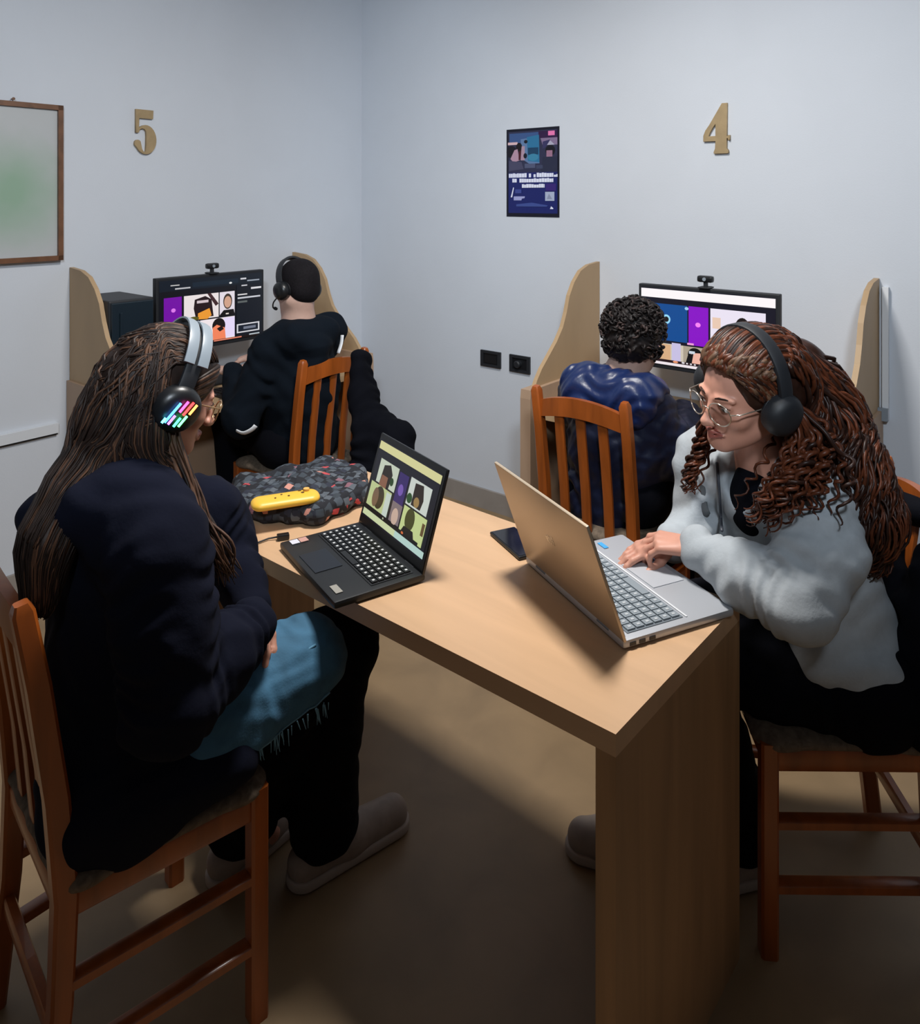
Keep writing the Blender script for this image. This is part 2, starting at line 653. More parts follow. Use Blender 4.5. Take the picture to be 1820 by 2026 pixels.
# framed board, left wall
fr = lwall(120, 210)
fb = lwall(120, 514)
t = thing('framed_board', 'wood framed pale board with faint green patch hanging at the left edge', 'board', (fr.x, fr.y, fb.z))
z0, z1, wd = fb.z, fr.z, 0.9
A0 = Vector((fr.x, fr.y, 0)) - DR * 0.012
mb = MB()
fw = 0.02
for (s0, s1, a, b) in ((0, wd, z1 - fw, z1), (0, wd, z0, z0 + fw), (0, fw, z0, z1), (wd - fw, wd, z0, z1)):
    q = [A0 - DL * s0 + UP * a, A0 - DL * s1 + UP * a, A0 - DL * s1 + UP * b, A0 - DL * s0 + UP * b]
    mb.prism(q, DR * 0.012, DR * -0.016)
mb.build('frame', M_FRAMEW, t)
m = mat('board_face', (0.44, 0.48, 0.47), 0.35)
nt = m.node_tree
bs = nt.nodes['Principled BSDF']
tc = nt.nodes.new('ShaderNodeTexCoord')
vm = nt.nodes.new('ShaderNodeVectorMath')
vm.operation = 'DISTANCE'
gp = lwall(20, 380)
vm.inputs[1].default_value = gp
nz = nt.nodes.new('ShaderNodeTexNoise')
nz.inputs['Scale'].default_value = 9
ad = nt.nodes.new('ShaderNodeMath')
ad.operation = 'MULTIPLY_ADD'
ad.inputs[1].default_value = 0.12
cr = nt.nodes.new('ShaderNodeValToRGB')
cr.color_ramp.elements[0].position = 0.10
cr.color_ramp.elements[0].color = (0.27, 0.40, 0.30, 1)
cr.color_ramp.elements[1].position = 0.32
cr.color_ramp.elements[1].color = (0.46, 0.48, 0.49, 1)
gm = nt.nodes.new('ShaderNodeNewGeometry')
nt.links.new(gm.outputs['Position'], vm.inputs[0])
nt.links.new(gm.outputs['Position'], nz.inputs['Vector'])
nt.links.new(nz.outputs[0], ad.inputs[0])
nt.links.new(vm.outputs['Value'], ad.inputs[2])
nt.links.new(ad.outputs[0], cr.inputs[0])
nt.links.new(cr.outputs[0], bs.inputs['Base Color'])
mb = MB()
q = [A0 - DL * .01 + UP * (z0 + .01), A0 - DL * (wd - .01) + UP * (z0 + .01), A0 - DL * (wd - .01) + UP * (z1 - .01), A0 - DL * .01 + UP * (z1 - .01)]
mb.prism(q, DR * 0.010, DR * -0.004)
mb.build('face_panel', m, t)
nl = lwall(23, 196, 0.004)
mb = MB()
mb.cyl(nl, -DR, 0.003, 0.02, 10, rings=[(-.004, .0025), (.018, .0025), (.018, .006), (.021, .006)])
mb.tube([nl - DR * .01, nl - DR * .012 - UP * .02], 0.002)
mb.build('hanging_nail', M_FRAMEW, t)


# numerals
def numeral(name, label, outer, holes, TLp, U, hh, thick=0.012):
    """outline coordinates in units of height, y down"""
    cu = bpy.data.curves.new(name, 'CURVE')
    cu.dimensions = '2D'
    cu.fill_mode = 'BOTH'
    cu.extrude = thick / 2
    cu.bevel_depth = 0.0008
    for lp in [outer] + holes:
        sp = cu.splines.new('POLY')
        sp.points.add(len(lp) - 1)
        for i, (x, y) in enumerate(lp):
            sp.points[i].co = (x * hh, -y * hh, 0, 1)
        sp.use_cyclic_u = True
    o = bpy.data.objects.new('tmp', cu)
    COL.objects.link(o)
    dg = bpy.context.evaluated_depsgraph_get()
    me = bpy.data.meshes.new_from_object(o.evaluated_get(dg))
    bpy.data.objects.remove(o)
    N = U.cross(Vector((0, 0, -1))).normalized() * -1
    M = Matrix((U, UP, U.cross(UP))).transposed().to_4x4()
    M.translation = TLp + U.cross(UP) * (thick / 2 + 0.001)
    me.transform(M)
    return tag(link(name, me, None, M_BRASS, False), label, 'number sign')


def arcp(cx, cy, rx, ry, a0, a1, n):
    return [(cx + rx * math.cos(math.radians(a0 + (a1 - a0) * i / n)), cy + ry * math.sin(math.radians(a0 + (a1 - a0) * i / n))) for i in range(n + 1)]


five = [(0.03, 0.0), (0.43, 0.0), (0.42, 0.19), (0.10, 0.19), (0.09, 0.385)]
five += arcp(0.255, 0.665, 0.245, 0.325, -130, 145, 22)
five += [(0.0, 0.79)] + arcp(0.07, 0.755, 0.07, 0.075, 180, 330, 8)
five += [(0.165, 0.88), (0.205, 0.945), (0.255, 0.93), (0.265, 0.80), (0.27, 0.60), (0.265, 0.48), (0.23, 0.43), (0.17, 0.415), (0.115, 0.44), (0.085, 0.515), (0.03, 0.515)]
a = lwall(264, 216)
b_ = lwall(264, 305)
numeral('wall_numeral', 'gold-brown numeral 5 fixed to the left wall', five, [], Vector((a.x, a.y, a.z)), DL.copy(), a.z - b_.z)
four = [(0.375, 0.0), (0.475, 0.0), (0.468, 0.655), (0.468, 0.66), (0.50, 0.66), (0.50, 0.645), (0.53, 0.645), (0.53, 0.735), (0.50, 0.735), (0.50, 0.70),
        (0.468, 0.70), (0.465, 0.90), (0.50, 0.945), (0.505, 0.985), (0.49, 1.0), (0.22, 1.0), (0.21, 0.975), (0.24, 0.90), (0.25, 0.745),
        (0.0, 0.745), (0.0, 0.63), (0.04, 0.53), (0.12, 0.42)]
hole = [(0.25, 0.39), (0.25, 0.65), (0.095, 0.65), (0.13, 0.57), (0.19, 0.47)]
a = rwall(1394, 208)
b_ = rwall(1394, 305)
numeral('wall_numeral', 'gold-brown numeral 4 fixed to the right wall', four, [hole], Vector((a.x, a.y, a.z)), -DR, (a.z - b_.z))

# poster
a, b_, c = rwall(1003, 257), rwall(1107, 257), rwall(1003, 428)
t = thing('poster', 'dark blue poster with white headline on the right wall beside the corner', 'poster', (a.x, a.y, c.z))
U, V = Vector((b_.x - a.x, b_.y - a.y, 0)), Vector((0, 0, c.z - a.z))
mb = MB()
mb.prism([a, a + U, a + U + V, a + V], DL * -0.001, DL * -0.004)
mb.build('sheet', pmat((12, 14, 34)), t)
sh = [('r', .04, .03, .97, .50, (46, 48, 74)), ('r', .04, .5, .97, .96, (24, 34, 98)),
      ('r', .06, .05, .62, .16, (58, 84, 132)), ('r', .62, .04, .97, .12, (48, 22, 66)), ('r', .80, .045, .92, .095, (232, 120, 176)),
      ('p', [(.28, .12), (.62, .10), (.64, .40), (.44, .40), (.3, .34)], (92, 120, 160)),
      ('p', [(.40, .10), (.63, .08), (.64, .39), (.42, .37)], (44, 110, 150)), ('r', .42, .22, .62, .30, (24, 62, 92)), ('e', .52, .33, .1, .04, (58, 128, 160)),
      ('r', .03, .15, .22, .18, (214, 180, 184)), ('e', .1, .26, .1, .07, (20, 16, 30)), ('e', .25, .21, .06, .05, (20, 12, 20)),
      ('p', [(.16, .24), (.22, .23), (.26, .36), (.14, .38), (.08, .34)], (176, 140, 160)), ('p', [(.24, .26), (.3, .24), (.3, .34), (.24, .36)], (70, 20, 34)),
      ('p', [(.3, .2), (.36, .2), (.36, .36), (.28, .36)], (168, 140, 158)), ('e', .38, .15, .035, .02, (16, 20, 34)), ('e', .37, .31, .035, .03, (14, 20, 36)),
      ('p', [(.66, .12), (.97, .12), (.97, .2), (.7, .2)], (128, 110, 142)), ('p', [(.7, .16), (.84, .14), (.76, .22), (.7, .24)], (54, 52, 92)),
      ('p', [(.78, .2), (.84, .15), (.92, .2)], (170, 168, 188)), ('e', .84, .26, .09, .06, (14, 14, 28)), ('r', .77, .26, .88, .33, (150, 110, 134)),
      ('p', [(.70, .33), (.97, .33), (.97, .49), (.66, .49)], (40, 44, 66)), ('p', [(.05, .36), (.3, .38), (.34, .46), (.05, .48)], (70, 70, 96)),
      ('r', .36, .40, .56, .45, (78, 84, 112)), ('r', .58, .42, .7, .46, (60, 66, 92))]
W_ = (222, 226, 244)
random.seed(3)
for (x0, x1, y0, y1) in ((.05, .41, .505, .555), (.44, .485, .505, .555), (.53, .58, .515, .555), (.59, .9, .505, .555), (.91, .975, .525, .555),
                         (.12, .22, .565, .61), (.26, .9, .565, .612), (.31, .74, .63, .672)):
    x = x0
    while x < x1 - .01:
        w_ = random.uniform(.03, .05)
        sh.append(('r', x, y0 + random.uniform(0, .008), min(x + w_, x1), y1, W_))
        x += w_ + .004
sh += [('p', [(.14, .665), (.155, .67), (.12, .78), (.09, .78)], W_), ('p', [(.15, .77), (.37, .77), (.36, .79), (.31, .795), (.3, .815), (.15, .815)], (156, 160, 208)),
       ('r', .75, .72, .92, .82, (164, 174, 200)), ('p', [(.82, .74), (.88, .80), (.78, .80)], (134, 142, 168)),
       ('p', [(.2, .86), (.5, .84), (.8, .87), (.78, .885), (.2, .885)], (60, 76, 140)), ('p', [(.86, .88), (.9, .9), (.9, .91), (.84, .91)], W_),
       ('r', .76, .63, .95, .71, (52, 34, 110)), ('r', .18, .69, .3, .735, (60, 72, 140))]
flatdraw('printed_picture', a - DL * .0042, U, V, sh, pmat, t)

# two sockets
for (x0, y0, x1, y1, nm, lb) in ((953, 691, 992, 727, 'wall_socket', 'black wall socket box nearer the corner with blank slot'),
                                 (1010, 700, 1050, 738, 'wall_socket', 'black wall socket beside the carrel panel with plugged adapter')):
    a = rwall(x0, y0)
    b_ = rwall(x1, y0)
    c = rwall(x0, y1 - 5)
    t = thing(nm, lb, 'socket', (a.x, a.y, c.z), group='black sockets on the right wall')
    U = Vector((b_.x - a.x, b_.y - a.y, 0))
    V = Vector((0, 0, c.z - a.z))
    mb = MB()
    for (p0, p1, q0, q1) in ((0, 1, 0, .16), (0, 1, .84, 1), (0, .14, .16, .84), (.86, 1, .16, .84)):
        mb.prism([a + U * p0 + V * q0, a + U * p1 + V * q0, a + U * p1 + V * q1, a + U * p0 + V * q1], DL * -0.001, DL * -0.012)
    mb.build('cover_plate', M_BLACKM, t)
    mb = MB()
    mb.prism([a + U * .1 + V * .12, a + U * .9 + V * .12, a + U * .9 + V * .88, a + U * .1 + V * .88], DL * -0.001, DL * -0.005)
    if x0 < 1000:
        mb.prism([a + U * .18 + V * .3, a + U * .8 + V * .3, a + U * .8 + V * .78, a + U * .18 + V * .78], DL * -0.005, DL * -0.008)
        mb.build('outlet_insert', M_BLACKP, t)
    else:
        mb.build('outlet_insert', M_BLACKP, t)
        mb = MB()
        mb.cyl(a + U * .45 + V * .5 - DL * .005, -DL, .022, .03, 16, rings=[(0, .018), (.02, .018), (.026, .013)])
        mb.build('plug', M_BLACKM, t)

# trunking on the left wall, low down
a = lwall(112, 838)
mb = MB()
q0 = Vector((a.x, a.y, 0))
mb.prism([q0 + UP * .628, q0 - DL * 2.2 + UP * .628, q0 - DL * 2.2 + UP * .668, q0 + UP * .668], DR * -.001, DR * -.02)
mb.prism([q0 + UP * .620, q0 - DL * 2.2 + UP * .620, q0 - DL * 2.2 + UP * .628, q0 + UP * .628], DR * -.001, DR * -.012, 1)  # dark strip standing for the shadow under the trunking
tag(mb.build('wall_strip', [mat('trunking_white', (0.66, 0.69, 0.73), 0.5), M_BLACKM]), 'long white cable trunking running low along the left wall', 'trunking')


# ================================================================== CARRELS
def carrel(base, along, out, width, label, vis):
    """base = wall point of the left panel, along = unit toward the other panel, out = unit away from wall"""
    t = thing('study_carrel', label, 'desk', base)
    Lp, Rp = base.copy(), base + along * width

    def prof(Q):
        # wavy outline of the upper panel, (distance from the wall, height)
        pts = [(0.0, .80), (0.0, 1.31), (.10, 1.302), (.17, 1.28), (.225, 1.235), (.265, 1.18), (.29, 1.11), (.32, 1.05), (.37, .995),
               (.43, .945), (.485, .90), (.52, .86), (.545, .82), (.55, .80)]
        return [Q + out * (a + .003) + UP * b for a, b in pts]
    for Q, s in ((Lp, 1), (Rp, -1)):
        mb = MB()
        mb.prism(prof(Q), along * (0.009 * s - .009), along * (0.009 * s + .009))
        mb.build('divider_panel', M_CARREL, t, smooth=False)
        mb = MB()
        mb.prism([Q + out * .003, Q + out * .60, Q + out * .60 + UP * .80, Q + out * .595 + UP * .835, Q + out * .003 + UP * .835], along * (.012 * s - .0245), along * (.012 * s + .0245))
        mb.build('side_panel', M_CARREL2, t)
    mb = MB()
    a0, a1 = Lp + along * .037, Rp - along * .037
    mb.prism([a0 + out * .003, a1 + out * .003, a1 + out * .57, a0 + out * .57], UP * .722, UP * .75)
    mb.build('desk_top', M_CARREL, t)
    mb = MB()
    mb.prism([a0 + out * .20, a1 + out * .20, a1 + out * .22, a0 + out * .22], UP * .25, UP * .72)
    mb.build('modesty_panel', M_CARREL2, t)
    return t


RB = rwall(1180, 520)
RB.z = 0
RE = rwall(1740, 560)
RE.z = 0
carrel(RB, -DR, -DL, (RE - RB).length, 'light wood carrel under numeral 4 with wavy side panels', 0)
LB = lwall(137, 530)
LB.z = 0
LE = lwall(583, 495)
LE.z = 0
carrel(LB, DL.copy(), -DR, (LE - LB).length, 'light wood carrel under numeral 5, beside the framed board', 0)
# white upright strip with a grey end block beyond the right carrel
a = rwall(1747, 560)
q0 = Vector((a.x, a.y, 0))
mb = MB()
mb.prism([q0 + UP * .80, q0 - DR * .02 + UP * .80, q0 - DR * .02 + UP * 1.28, q0 + UP * 1.28], DL * -.001, DL * -.02)
mb.prism([q0 - DR * -.012 + UP * .80, q0 - DR * .02 + UP * .80, q0 - DR * .02 + UP * .845, q0 - DR * -.012 + UP * .845], DL * -.02, DL * -.035, 1)
tag(mb.build('wall_strip', [M_WHITE, M_GREYP]), 'short upright white strip beside the right carrel panel', 'trunking')


# ================================================================== COMPUTERS
def monitor(C, right, out, label, shapes, cam_label, stand_h=.92):
    """C = centre of the bottom edge on the floor plan, right = unit to viewer's right, out = unit to viewer"""
    t = thing('computer_monitor', label, 'monitor', (C.x, C.y, .75))
    Wd, Hh = .556, .334
    M = Matrix((right, -out, UP)).transposed().to_4x4()
    M.translation = Vector((C.x, C.y, stand_h))
    mb = MB()
    mb.box((0, .018, Hh / 2), (Wd, .03, Hh), bev=.004)
    mb.box((0, .045, Hh / 2), (Wd * .6, .04, Hh * .6), bev=.012)
    mb.build('housing', M_BLACKM, t, M=M)
    mb = MB()
    mb.box((0, .06, .03), (.05, .02, .2), bev=.004)
    mb.box((0, .06, -.085), (.05, .02, .16), bev=.004)
    mb.box((0, .03, -.164), (.24, .17, .010), bev=.004)
    mb.build('stand', M_BLACKP, t, M=M)
    b = .013
    TL = M @ Vector((-Wd / 2 + b, .0015, Hh - b))
    U = right * (Wd - 2 * b)
    V = UP * -(Hh - 2 * b - .006)
    flatdraw('screen', TL, U, V, shapes, lambda c: emat(c, 1.0), t, .0006)
    # webcam sitting on the top edge
    w_ = thing('webcam', cam_label, 'webcam', M @ Vector((0, .01, Hh)), group=None)
    mb = MB()
    mb.box((0, .012, Hh + .036), (.062, .026, .026), bev=.009)
    mb.build('camera_body', M_BLACKP, w_, M=M)
    mb = MB()
    mb.box((0, .014, Hh + .013), (.014, .016, .026), bev=.003)
    mb.box((0, .014, Hh + .0035), (.045, .05, .006), bev=.002)
    mb.box((0, .040, Hh - .008), (.03, .006, .03), bev=.002)
    mb.build('clip', M_BLACKM, w_, M=M)
    mb = MB()
    mb.cyl((0, -.0005, Hh + .036), (0, -1, 0), .007, .003, 16)
    mb.build('lens', M_GREYP, w_, M=M)
    return t


def keyboard(C, right, out, label):
    t = thing('keyboard', label, 'keyboard', (C.x, C.y, .75))
    M = Matrix((right, -out, UP)).transposed().to_4x4()
    M.translation = Vector((C.x, C.y, .752))
    mb = MB()
    mb.box((0, 0, .008), (.43, .13, .014), bev=.004)
    mb.build('key_tray', M_BLACKM, t, M=M)
    mb = MB()
    for r in range(5):
        for c in range(20):
            mb.box((-.2 + c * .021, -.045 + r * .022, .018), (.017, .017, .006))
    o = mb.build('keys', M_BLACKP, t, M=M)
    return t


BG = (12, 17, 34)
left_shapes = [('r', 0, 0, 1, 1, (8, 12, 24)), ('r', .0, .0, 1, .16, (14, 26, 38)), ('r', .10, .07, .18, .085, (190, 190, 190)), ('r', .14, .12, .28, .14, (190, 190, 195)),
               ('r', .30, .06, .75, .13, (20, 36, 50)), ('e', .67, .12, .015, .015, (220, 220, 220)),
               ('r', .04, .25, .20, .62, (112, 10, 160)), ('e', .125, .44, .02, .03, (220, 120, 235)), ('r', .04, .63, .18, .645, (226, 180, 236)),
               ('r', .22, .25, .55, .62, (232, 222, 222)), ('p', [(.32, .32), (.42, .28), (.48, .34), (.50, .60), (.33, .60), (.31, .45)], (36, 20, 26)),
               ('r', .34, .34, .45, .38, (206, 190, 196)), ('p', [(.35, .53), (.46, .47), (.48, .58), (.44, .63), (.35, .62)], (232, 150, 52)),
               ('p', [(.44, .25), (.47, .24), (.55, .42), (.52, .45)], (64, 40, 44)), ('e', .31, .60, .05, .03, (88, 84, 30)),
               ('r', .56, .25, .71, .62, (224, 216, 226)), ('e', .64, .40, .045, .12, (60, 50, 44)), ('e', .64, .41, .036, .09, (206, 160, 136)),
               ('p', [(.56, .60), (.60, .53), (.70, .53), (.71, .60), (.71, .62), (.56, .62)], (18, 14, 18)), ('r', .62, .58, .65, .60, (220, 210, 200)),
               ('r', .04, .66, .20, .95, (206, 196, 192)), ('r', .22, .64, .36, .95, (190, 186, 190)), ('r', .37, .64, .71, .98, (238, 226, 230)),
               ('r', .60, .65, .71, .95, (226, 214, 246)), ('e', .55, .76, .065, .12, (24, 16, 18)), ('p', [(.49, .78), (.53, .74), (.61, .8), (.62, .98), (.49, .98)], (240, 130, 92)),
               ('p', [(.53, .80), (.58, .76), (.60, .82), (.56, .85)], (30, 16, 16)), ('r', .425, .72, .44, .78, (70, 40, 36)),
               ('r', .73, .16, 1, .98, (12, 20, 32)),
               ('r', .77, .06, .83, .085, (200, 200, 206)), ('r', .84, .10, .97, .12, (150, 158, 170)), ('r', .78, .17, .84, .19, (190, 190, 196)),
               ('r', .88, .22, .99, .25, (214, 212, 216)), ('r', .74, .31, .84, .33, (208, 206, 208)), ('r', .74, .36, .98, .385, (196, 198, 206)), ('r', .74, .42, .84, .45, (90, 96, 96)),
               ('r', .73, .78, .97, .92, (206, 206, 212)), ('r', .745, .80, .955, .90, (22, 30, 44)), ('r', .80, .83, .93, .87, (110, 116, 132)),
               ('r', .36, .965, .98, 1, (26, 12, 14)), ('r', .5, .972, .78, .99, (226, 130, 104)), ('r', .86, .955, .97, .975, (176, 186, 192))]
offL = .22
tl = CORNER - DR * offL
c0 = tl - DL * 1.1325
monitor(c0, DL.copy(), -DR, 'black computer monitor showing a video call with dark chat panel', left_shapes, 'small black webcam on the monitor beside the computer tower')
right_shapes = [('r', 0, 0, 1, 1, (14, 14, 34)), ('r', .0, .012, 1, .125, (252, 246, 248)),
                ('r', .0, .20, .37, .68, (8, 74, 142)), ('e', .205, .40, .033, .062, (150, 216, 248)), ('e', .205, .40, .02, .036, (26, 18, 22)), ('e', .365, .235, .015, .02, (160, 206, 240)),
                ('r', .38, .20, .53, .70, (134, 12, 196)), ('e', .452, .43, .020, .03, (250, 130, 246)), ('r', .37, .675, .42, .70, (240, 160, 220)),
                ('r', .545, .20, .935, .72, (234, 226, 242)), ('r', .56, .31, .62, .45, (232, 200, 178)), ('r', .90, .33, .935, .6, (150, 70, 52)),
                ('e', .775, .43, .055, .15, (26, 16, 18)), ('e', .775, .44, .042, .115, (240, 180, 150)), ('e', .73, .45, .012, .05, (14, 12, 16)), ('e', .825, .43, .012, .06, (14, 12, 16)),
                ('e', .775, .49, .018, .012, (190, 100, 80)), ('e', .755, .42, .007, .01, (70, 40, 36)), ('e', .79, .42, .007, .01, (70, 40, 36)),
                ('p', [(.66, .72), (.72, .60), (.745, .57), (.80, .57), (.84, .62), (.86, .72)], (20, 16, 26)),
                ('r', .62, .62, .70, .70, (16, 20, 28)),
                ('r', .18, .72, .52, 1.0, (206, 196, 178)), ('r', .25, .70, .32, .95, (198, 190, 226)), ('r', .14, .73, .24, .96, (214, 170, 130)), ('r', .34, .72, .52, 1.0, (170, 158, 140)),
                ('e', .43, .82, .055, .09, (10, 10, 14)), ('p', [(.40, .80), (.47, .79), (.485, .96), (.40, .98)], (236, 178, 160)), ('p', [(.375, .84), (.42, .80), (.40, .99), (.35, .99)], (12, 10, 14)),
                ('r', .385, .775, .43, .81, (200, 210, 222)), ('r', .53, .74, .60, 1.0, (212, 196, 202)), ('r', .61, .74, .93, .95, (210, 204, 214)),
                ('r', .10, .93, 1, .965, (40, 20, 26)), ('r', .10, .965, 1, 1.0, (236, 226, 232)),
                ('e', .28, .945, .02, .015, (232, 150, 110)), ('e', .34, .943, .012, .012, (220, 216, 220)), ('e', .37, .944, .008, .01, (220, 216, 220)), ('e', .40, .945, .008, .01, (220, 216, 220)),
                ('e', .43, .946, .008, .01, (220, 216, 220))]
# right monitor, placed from its two top corners
ta, tb = P(1260, 560, 3.062), P(1545, 592, 2.69)
rr = Vector((tb.x - ta.x, tb.y - ta.y, 0)).normalized()
cc = (ta + tb) / 2
monitor(Vector((cc.x, cc.y, 0)), rr, Vector((rr.y, -rr.x, 0)), 'black computer monitor showing a video call with white top bar', right_shapes, 'small black webcam above the screen with the white top bar')
kb = wallpt(1.47) - DL * .46
keyboard(Vector((kb.x, kb.y, 0)), -DR, -DL, 'black keyboard in the right carrel below the white-barred monitor')
kb = CORNER - DL * 1.05 - DR * .44
keyboard(Vector((kb.x, kb.y, 0)), DL.copy(), -DR, 'black keyboard in the left carrel below the tilted hands')
# small pale paper cup-like object next to the right monitor stand
# tower in the left carrel
M = Matrix((DL, DR, UP)).transposed().to_4x4()
q = CORNER - DR * .165 - DL * 1.565
M.translation = Vector((q.x, q.y, .751))
t = thing('computer_tower', 'black computer tower standing beside the monitor in the left carrel', 'computer', (q.x, q.y, .75))
mb = MB()
mb.box((0, 0, .22), (.19, .29, .44), bev=.008)
mb.build('case', M_BLACKM, t, M=M)
mb = MB()
mb.box((0, -.149, .22), (.175, .012, .42), bev=.004)
mb.box((-.05, -.158, .22), (.012, .006, .34), bev=.002)
mb.build('front_panel', mat('dark_teal_plastic', (0.008, 0.018, 0.028), 0.3), t, M=M)


# ================================================================== CHAIRS
def make_chair(label, loc, face, first=None):
    rz = math.atan2(face[1], face[0]) - math.pi / 2
    group = 'reddish wooden slat back chairs'
    if first:
        r = first.copy()
        COL.objects.link(r)
        r.matrix_basis = Matrix.Translation(Vector((loc[0], loc[1], 0))) @ Matrix.Rotation(rz, 4, 'Z')
        r['label'] = label
        for ch in first.children:
            c = ch.copy()
            COL.objects.link(c)
            c.parent = r
        return r
    t = thing('dining_chair', label, 'chair', (0, 0, 0), 0, group)
    Rr = 0.170
    rear = lambda s: [(s * Rr, -.200, 0), (s * Rr, -.172, .25), (s * Rr, -.165, .43), (s * Rr, -.178, .6), (s * Rr, -.205, .80), (s * Rr, -.228, .93), (s * Rr, -.230, .944)]
    for s in (-1, 1):
        MB().bar(rear(s), .034, .036, (1, 0, 0), taper=[1, 1, 1.08, 1.05, 1, .95, .6]).build('rear_leg', M_CHAIR, t, smooth='auto')
        MB().bar([(s * .200, .172, 0), (s * .200, .172, .452)], .036, .036, (1, 0, 0)).build('front_leg', M_CHAIR, t, smooth='auto')
        a, b = Vector((s * Rr, -.168, 0)), Vector((s * .200, .172, 0))
        for z, h_ in ((.28, .030), (.145, .030)):
            MB().bar([a + UP * z, b + UP * z], .020, h_, (0, 0, 1)).build('side_stretcher', M_CHAIR, t, smooth='auto')
        MB().bar([a + UP * .414, b + UP * .414], .046, .02, (0, 0, 1)).build('seat_rail', M_CHAIR, t, smooth='auto')
    MB().bar([(-.2, .172, .414), (.2, .172, .414)], .046, .02, (0, 0, 1)).build('seat_rail', M_CHAIR, t, smooth='auto')
    MB().bar([(-Rr, -.168, .414), (Rr, -.168, .414)], .040, .02, (0, 0, 1)).build('seat_rail', M_CHAIR, t, smooth='auto')
    MB().bar([(-Rr, -.178, .20), (Rr, -.178, .20)], .034, .02, (0, 0, 1)).build('back_stretcher', M_CHAIR, t, smooth='auto')
    # arched top rail
    mb = MB()
    n = 14
    top, bot, yy = [], [], []
    for i in range(n + 1):
        x = -Rr + .012 + (2 * Rr - .024) * i / n
        q = math.cos((i / n - .5) * math.pi)
        top.append((x, .895 + .030 * q ** .8))
        bot.append((x, .838 + .022 * q))
        yy.append(-.214 - .014 * q)
    vs, fs = [], []
    for i in range(n + 1):
        for (z, dy) in ((top[i][1], -.010), (top[i][1], .010), (bot[i][1], .012), (bot[i][1], -.008)):
            vs.append((top[i][0], yy[i] + dy, z))
    for i in range(n):
        for j in range(4):
            fs.append((i * 4 + j, i * 4 + (j + 1) % 4, i * 4 + 4 + (j + 1) % 4, i * 4 + 4 + j))
    fs += [(0, 1, 2, 3), (n * 4 + 3, n * 4 + 2, n * 4 + 1, n * 4)]
    mb.add(vs, fs)
    mb.build('top_rail', M_CHAIR, t, smooth='auto')
    for x in (-.085, 0, .085):
        MB().bar([(x, -.166, .42), (x, -.182, .6), (x, -.205, .76), (x * .98, -.220, .866)], .034, .012, (1, 0, 0)).build('back_slat', M_CHAIR, t, smooth='auto')
    s_ = SDF(.006)
    for (x0, y0, x1, y1) in ((-.15, -.13, .15, -.13), (-.17, .15, .17, .15), (-.15, -.13, -.17, .15), (.15, -.13, .17, .15), (0, -.13, 0, .15), (-.08, -.13, -.08, .15), (.08, -.13, .08, .15)):
        s_.cap((x0, y0, .448), (x1, y1, .448), .045, .045, .03, flat=((0, 0, 1), 2.3))
    s_.build('seat_cushion', M_SEAT, t)
    t.matrix_basis = Matrix.Translation(Vector((loc[0], loc[1], 0))) @ Matrix.Rotation(rz, 4, 'Z')
    return t


# left foreground chair
FA = Vector((.731, .682, 0))
RA = Vector((.682, -.731, 0))
ch1 = make_chair('reddish wooden slat-back chair under the person in blue jeans, cut by the left edge', (-.783 + FA.x * .168, 1.38 + FA.y * .168), FA)
# right foreground chair
FDc = Vector((-.9945, .10, 0))
make_chair('reddish wooden chair under the curly-haired person in grey, at the right edge', (1.012 + FDc.x * .168, 1.752 + FDc.y * .168), FDc, ch1)
FB = DR.copy()
cB = Vector((-.535, 3.17, 0)) + DR * .22
make_chair('reddish wooden slat-back chair at the left carrel with black coat over one post', cB, DR, ch1)
FC = DL.copy()
cC = Vector((.405, 2.524, 0)) + DL * .22
make_chair('reddish wooden slat-back chair at the right carrel, under the navy puffer jacket', cC, DL, ch1)

# ================================================================== THE TABLE
N_ = H(1218, 1453, .75)
R_ = H(1463, 1192, .75)
FL_ = H(645, 904, .75)
NL_ = H(340, 1010, .75)
t = thing('wooden_desk', 'light beech desk with solid panel ends holding two laptops', 'desk', (N_.x, N_.y, 0))
g = lambda p: Vector((p.x, p.y, 0))
mb = MB()
n_, r_, fl_, nl_ = g(N_), g(R_), g(FL_), g(NL_)
# rounded far-left corner
cr_ = []
for (c, a, b) in ((fl_, r_, nl_),):
    da, db = (a - c).normalized() * .06, (b - c).normalized() * .06
    for i in range(7):
        u = i / 6
        cr_.append((c + da) * (1 - u) ** 2 + c * 2 * u * (1 - u) + (c + db) * u * u)
mb.prism([n_, r_] + cr_ + [nl_], UP * .713, UP * .75)
o = mb.build('desk_top', M_BEECH, t)
mb = MB()
e = (nl_ - n_).normalized() * .036
e2 = (fl_ - r_).normalized() * .036
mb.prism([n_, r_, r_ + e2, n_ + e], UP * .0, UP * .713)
mb.build('end_panel', M_BEECH_SHADED, t)
mb = MB()
a, b = nl_ - e, fl_ - e2
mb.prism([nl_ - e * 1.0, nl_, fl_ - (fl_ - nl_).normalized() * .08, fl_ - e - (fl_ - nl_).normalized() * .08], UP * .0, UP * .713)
mb.build('end_panel', M_BEECH_SHADED, t)

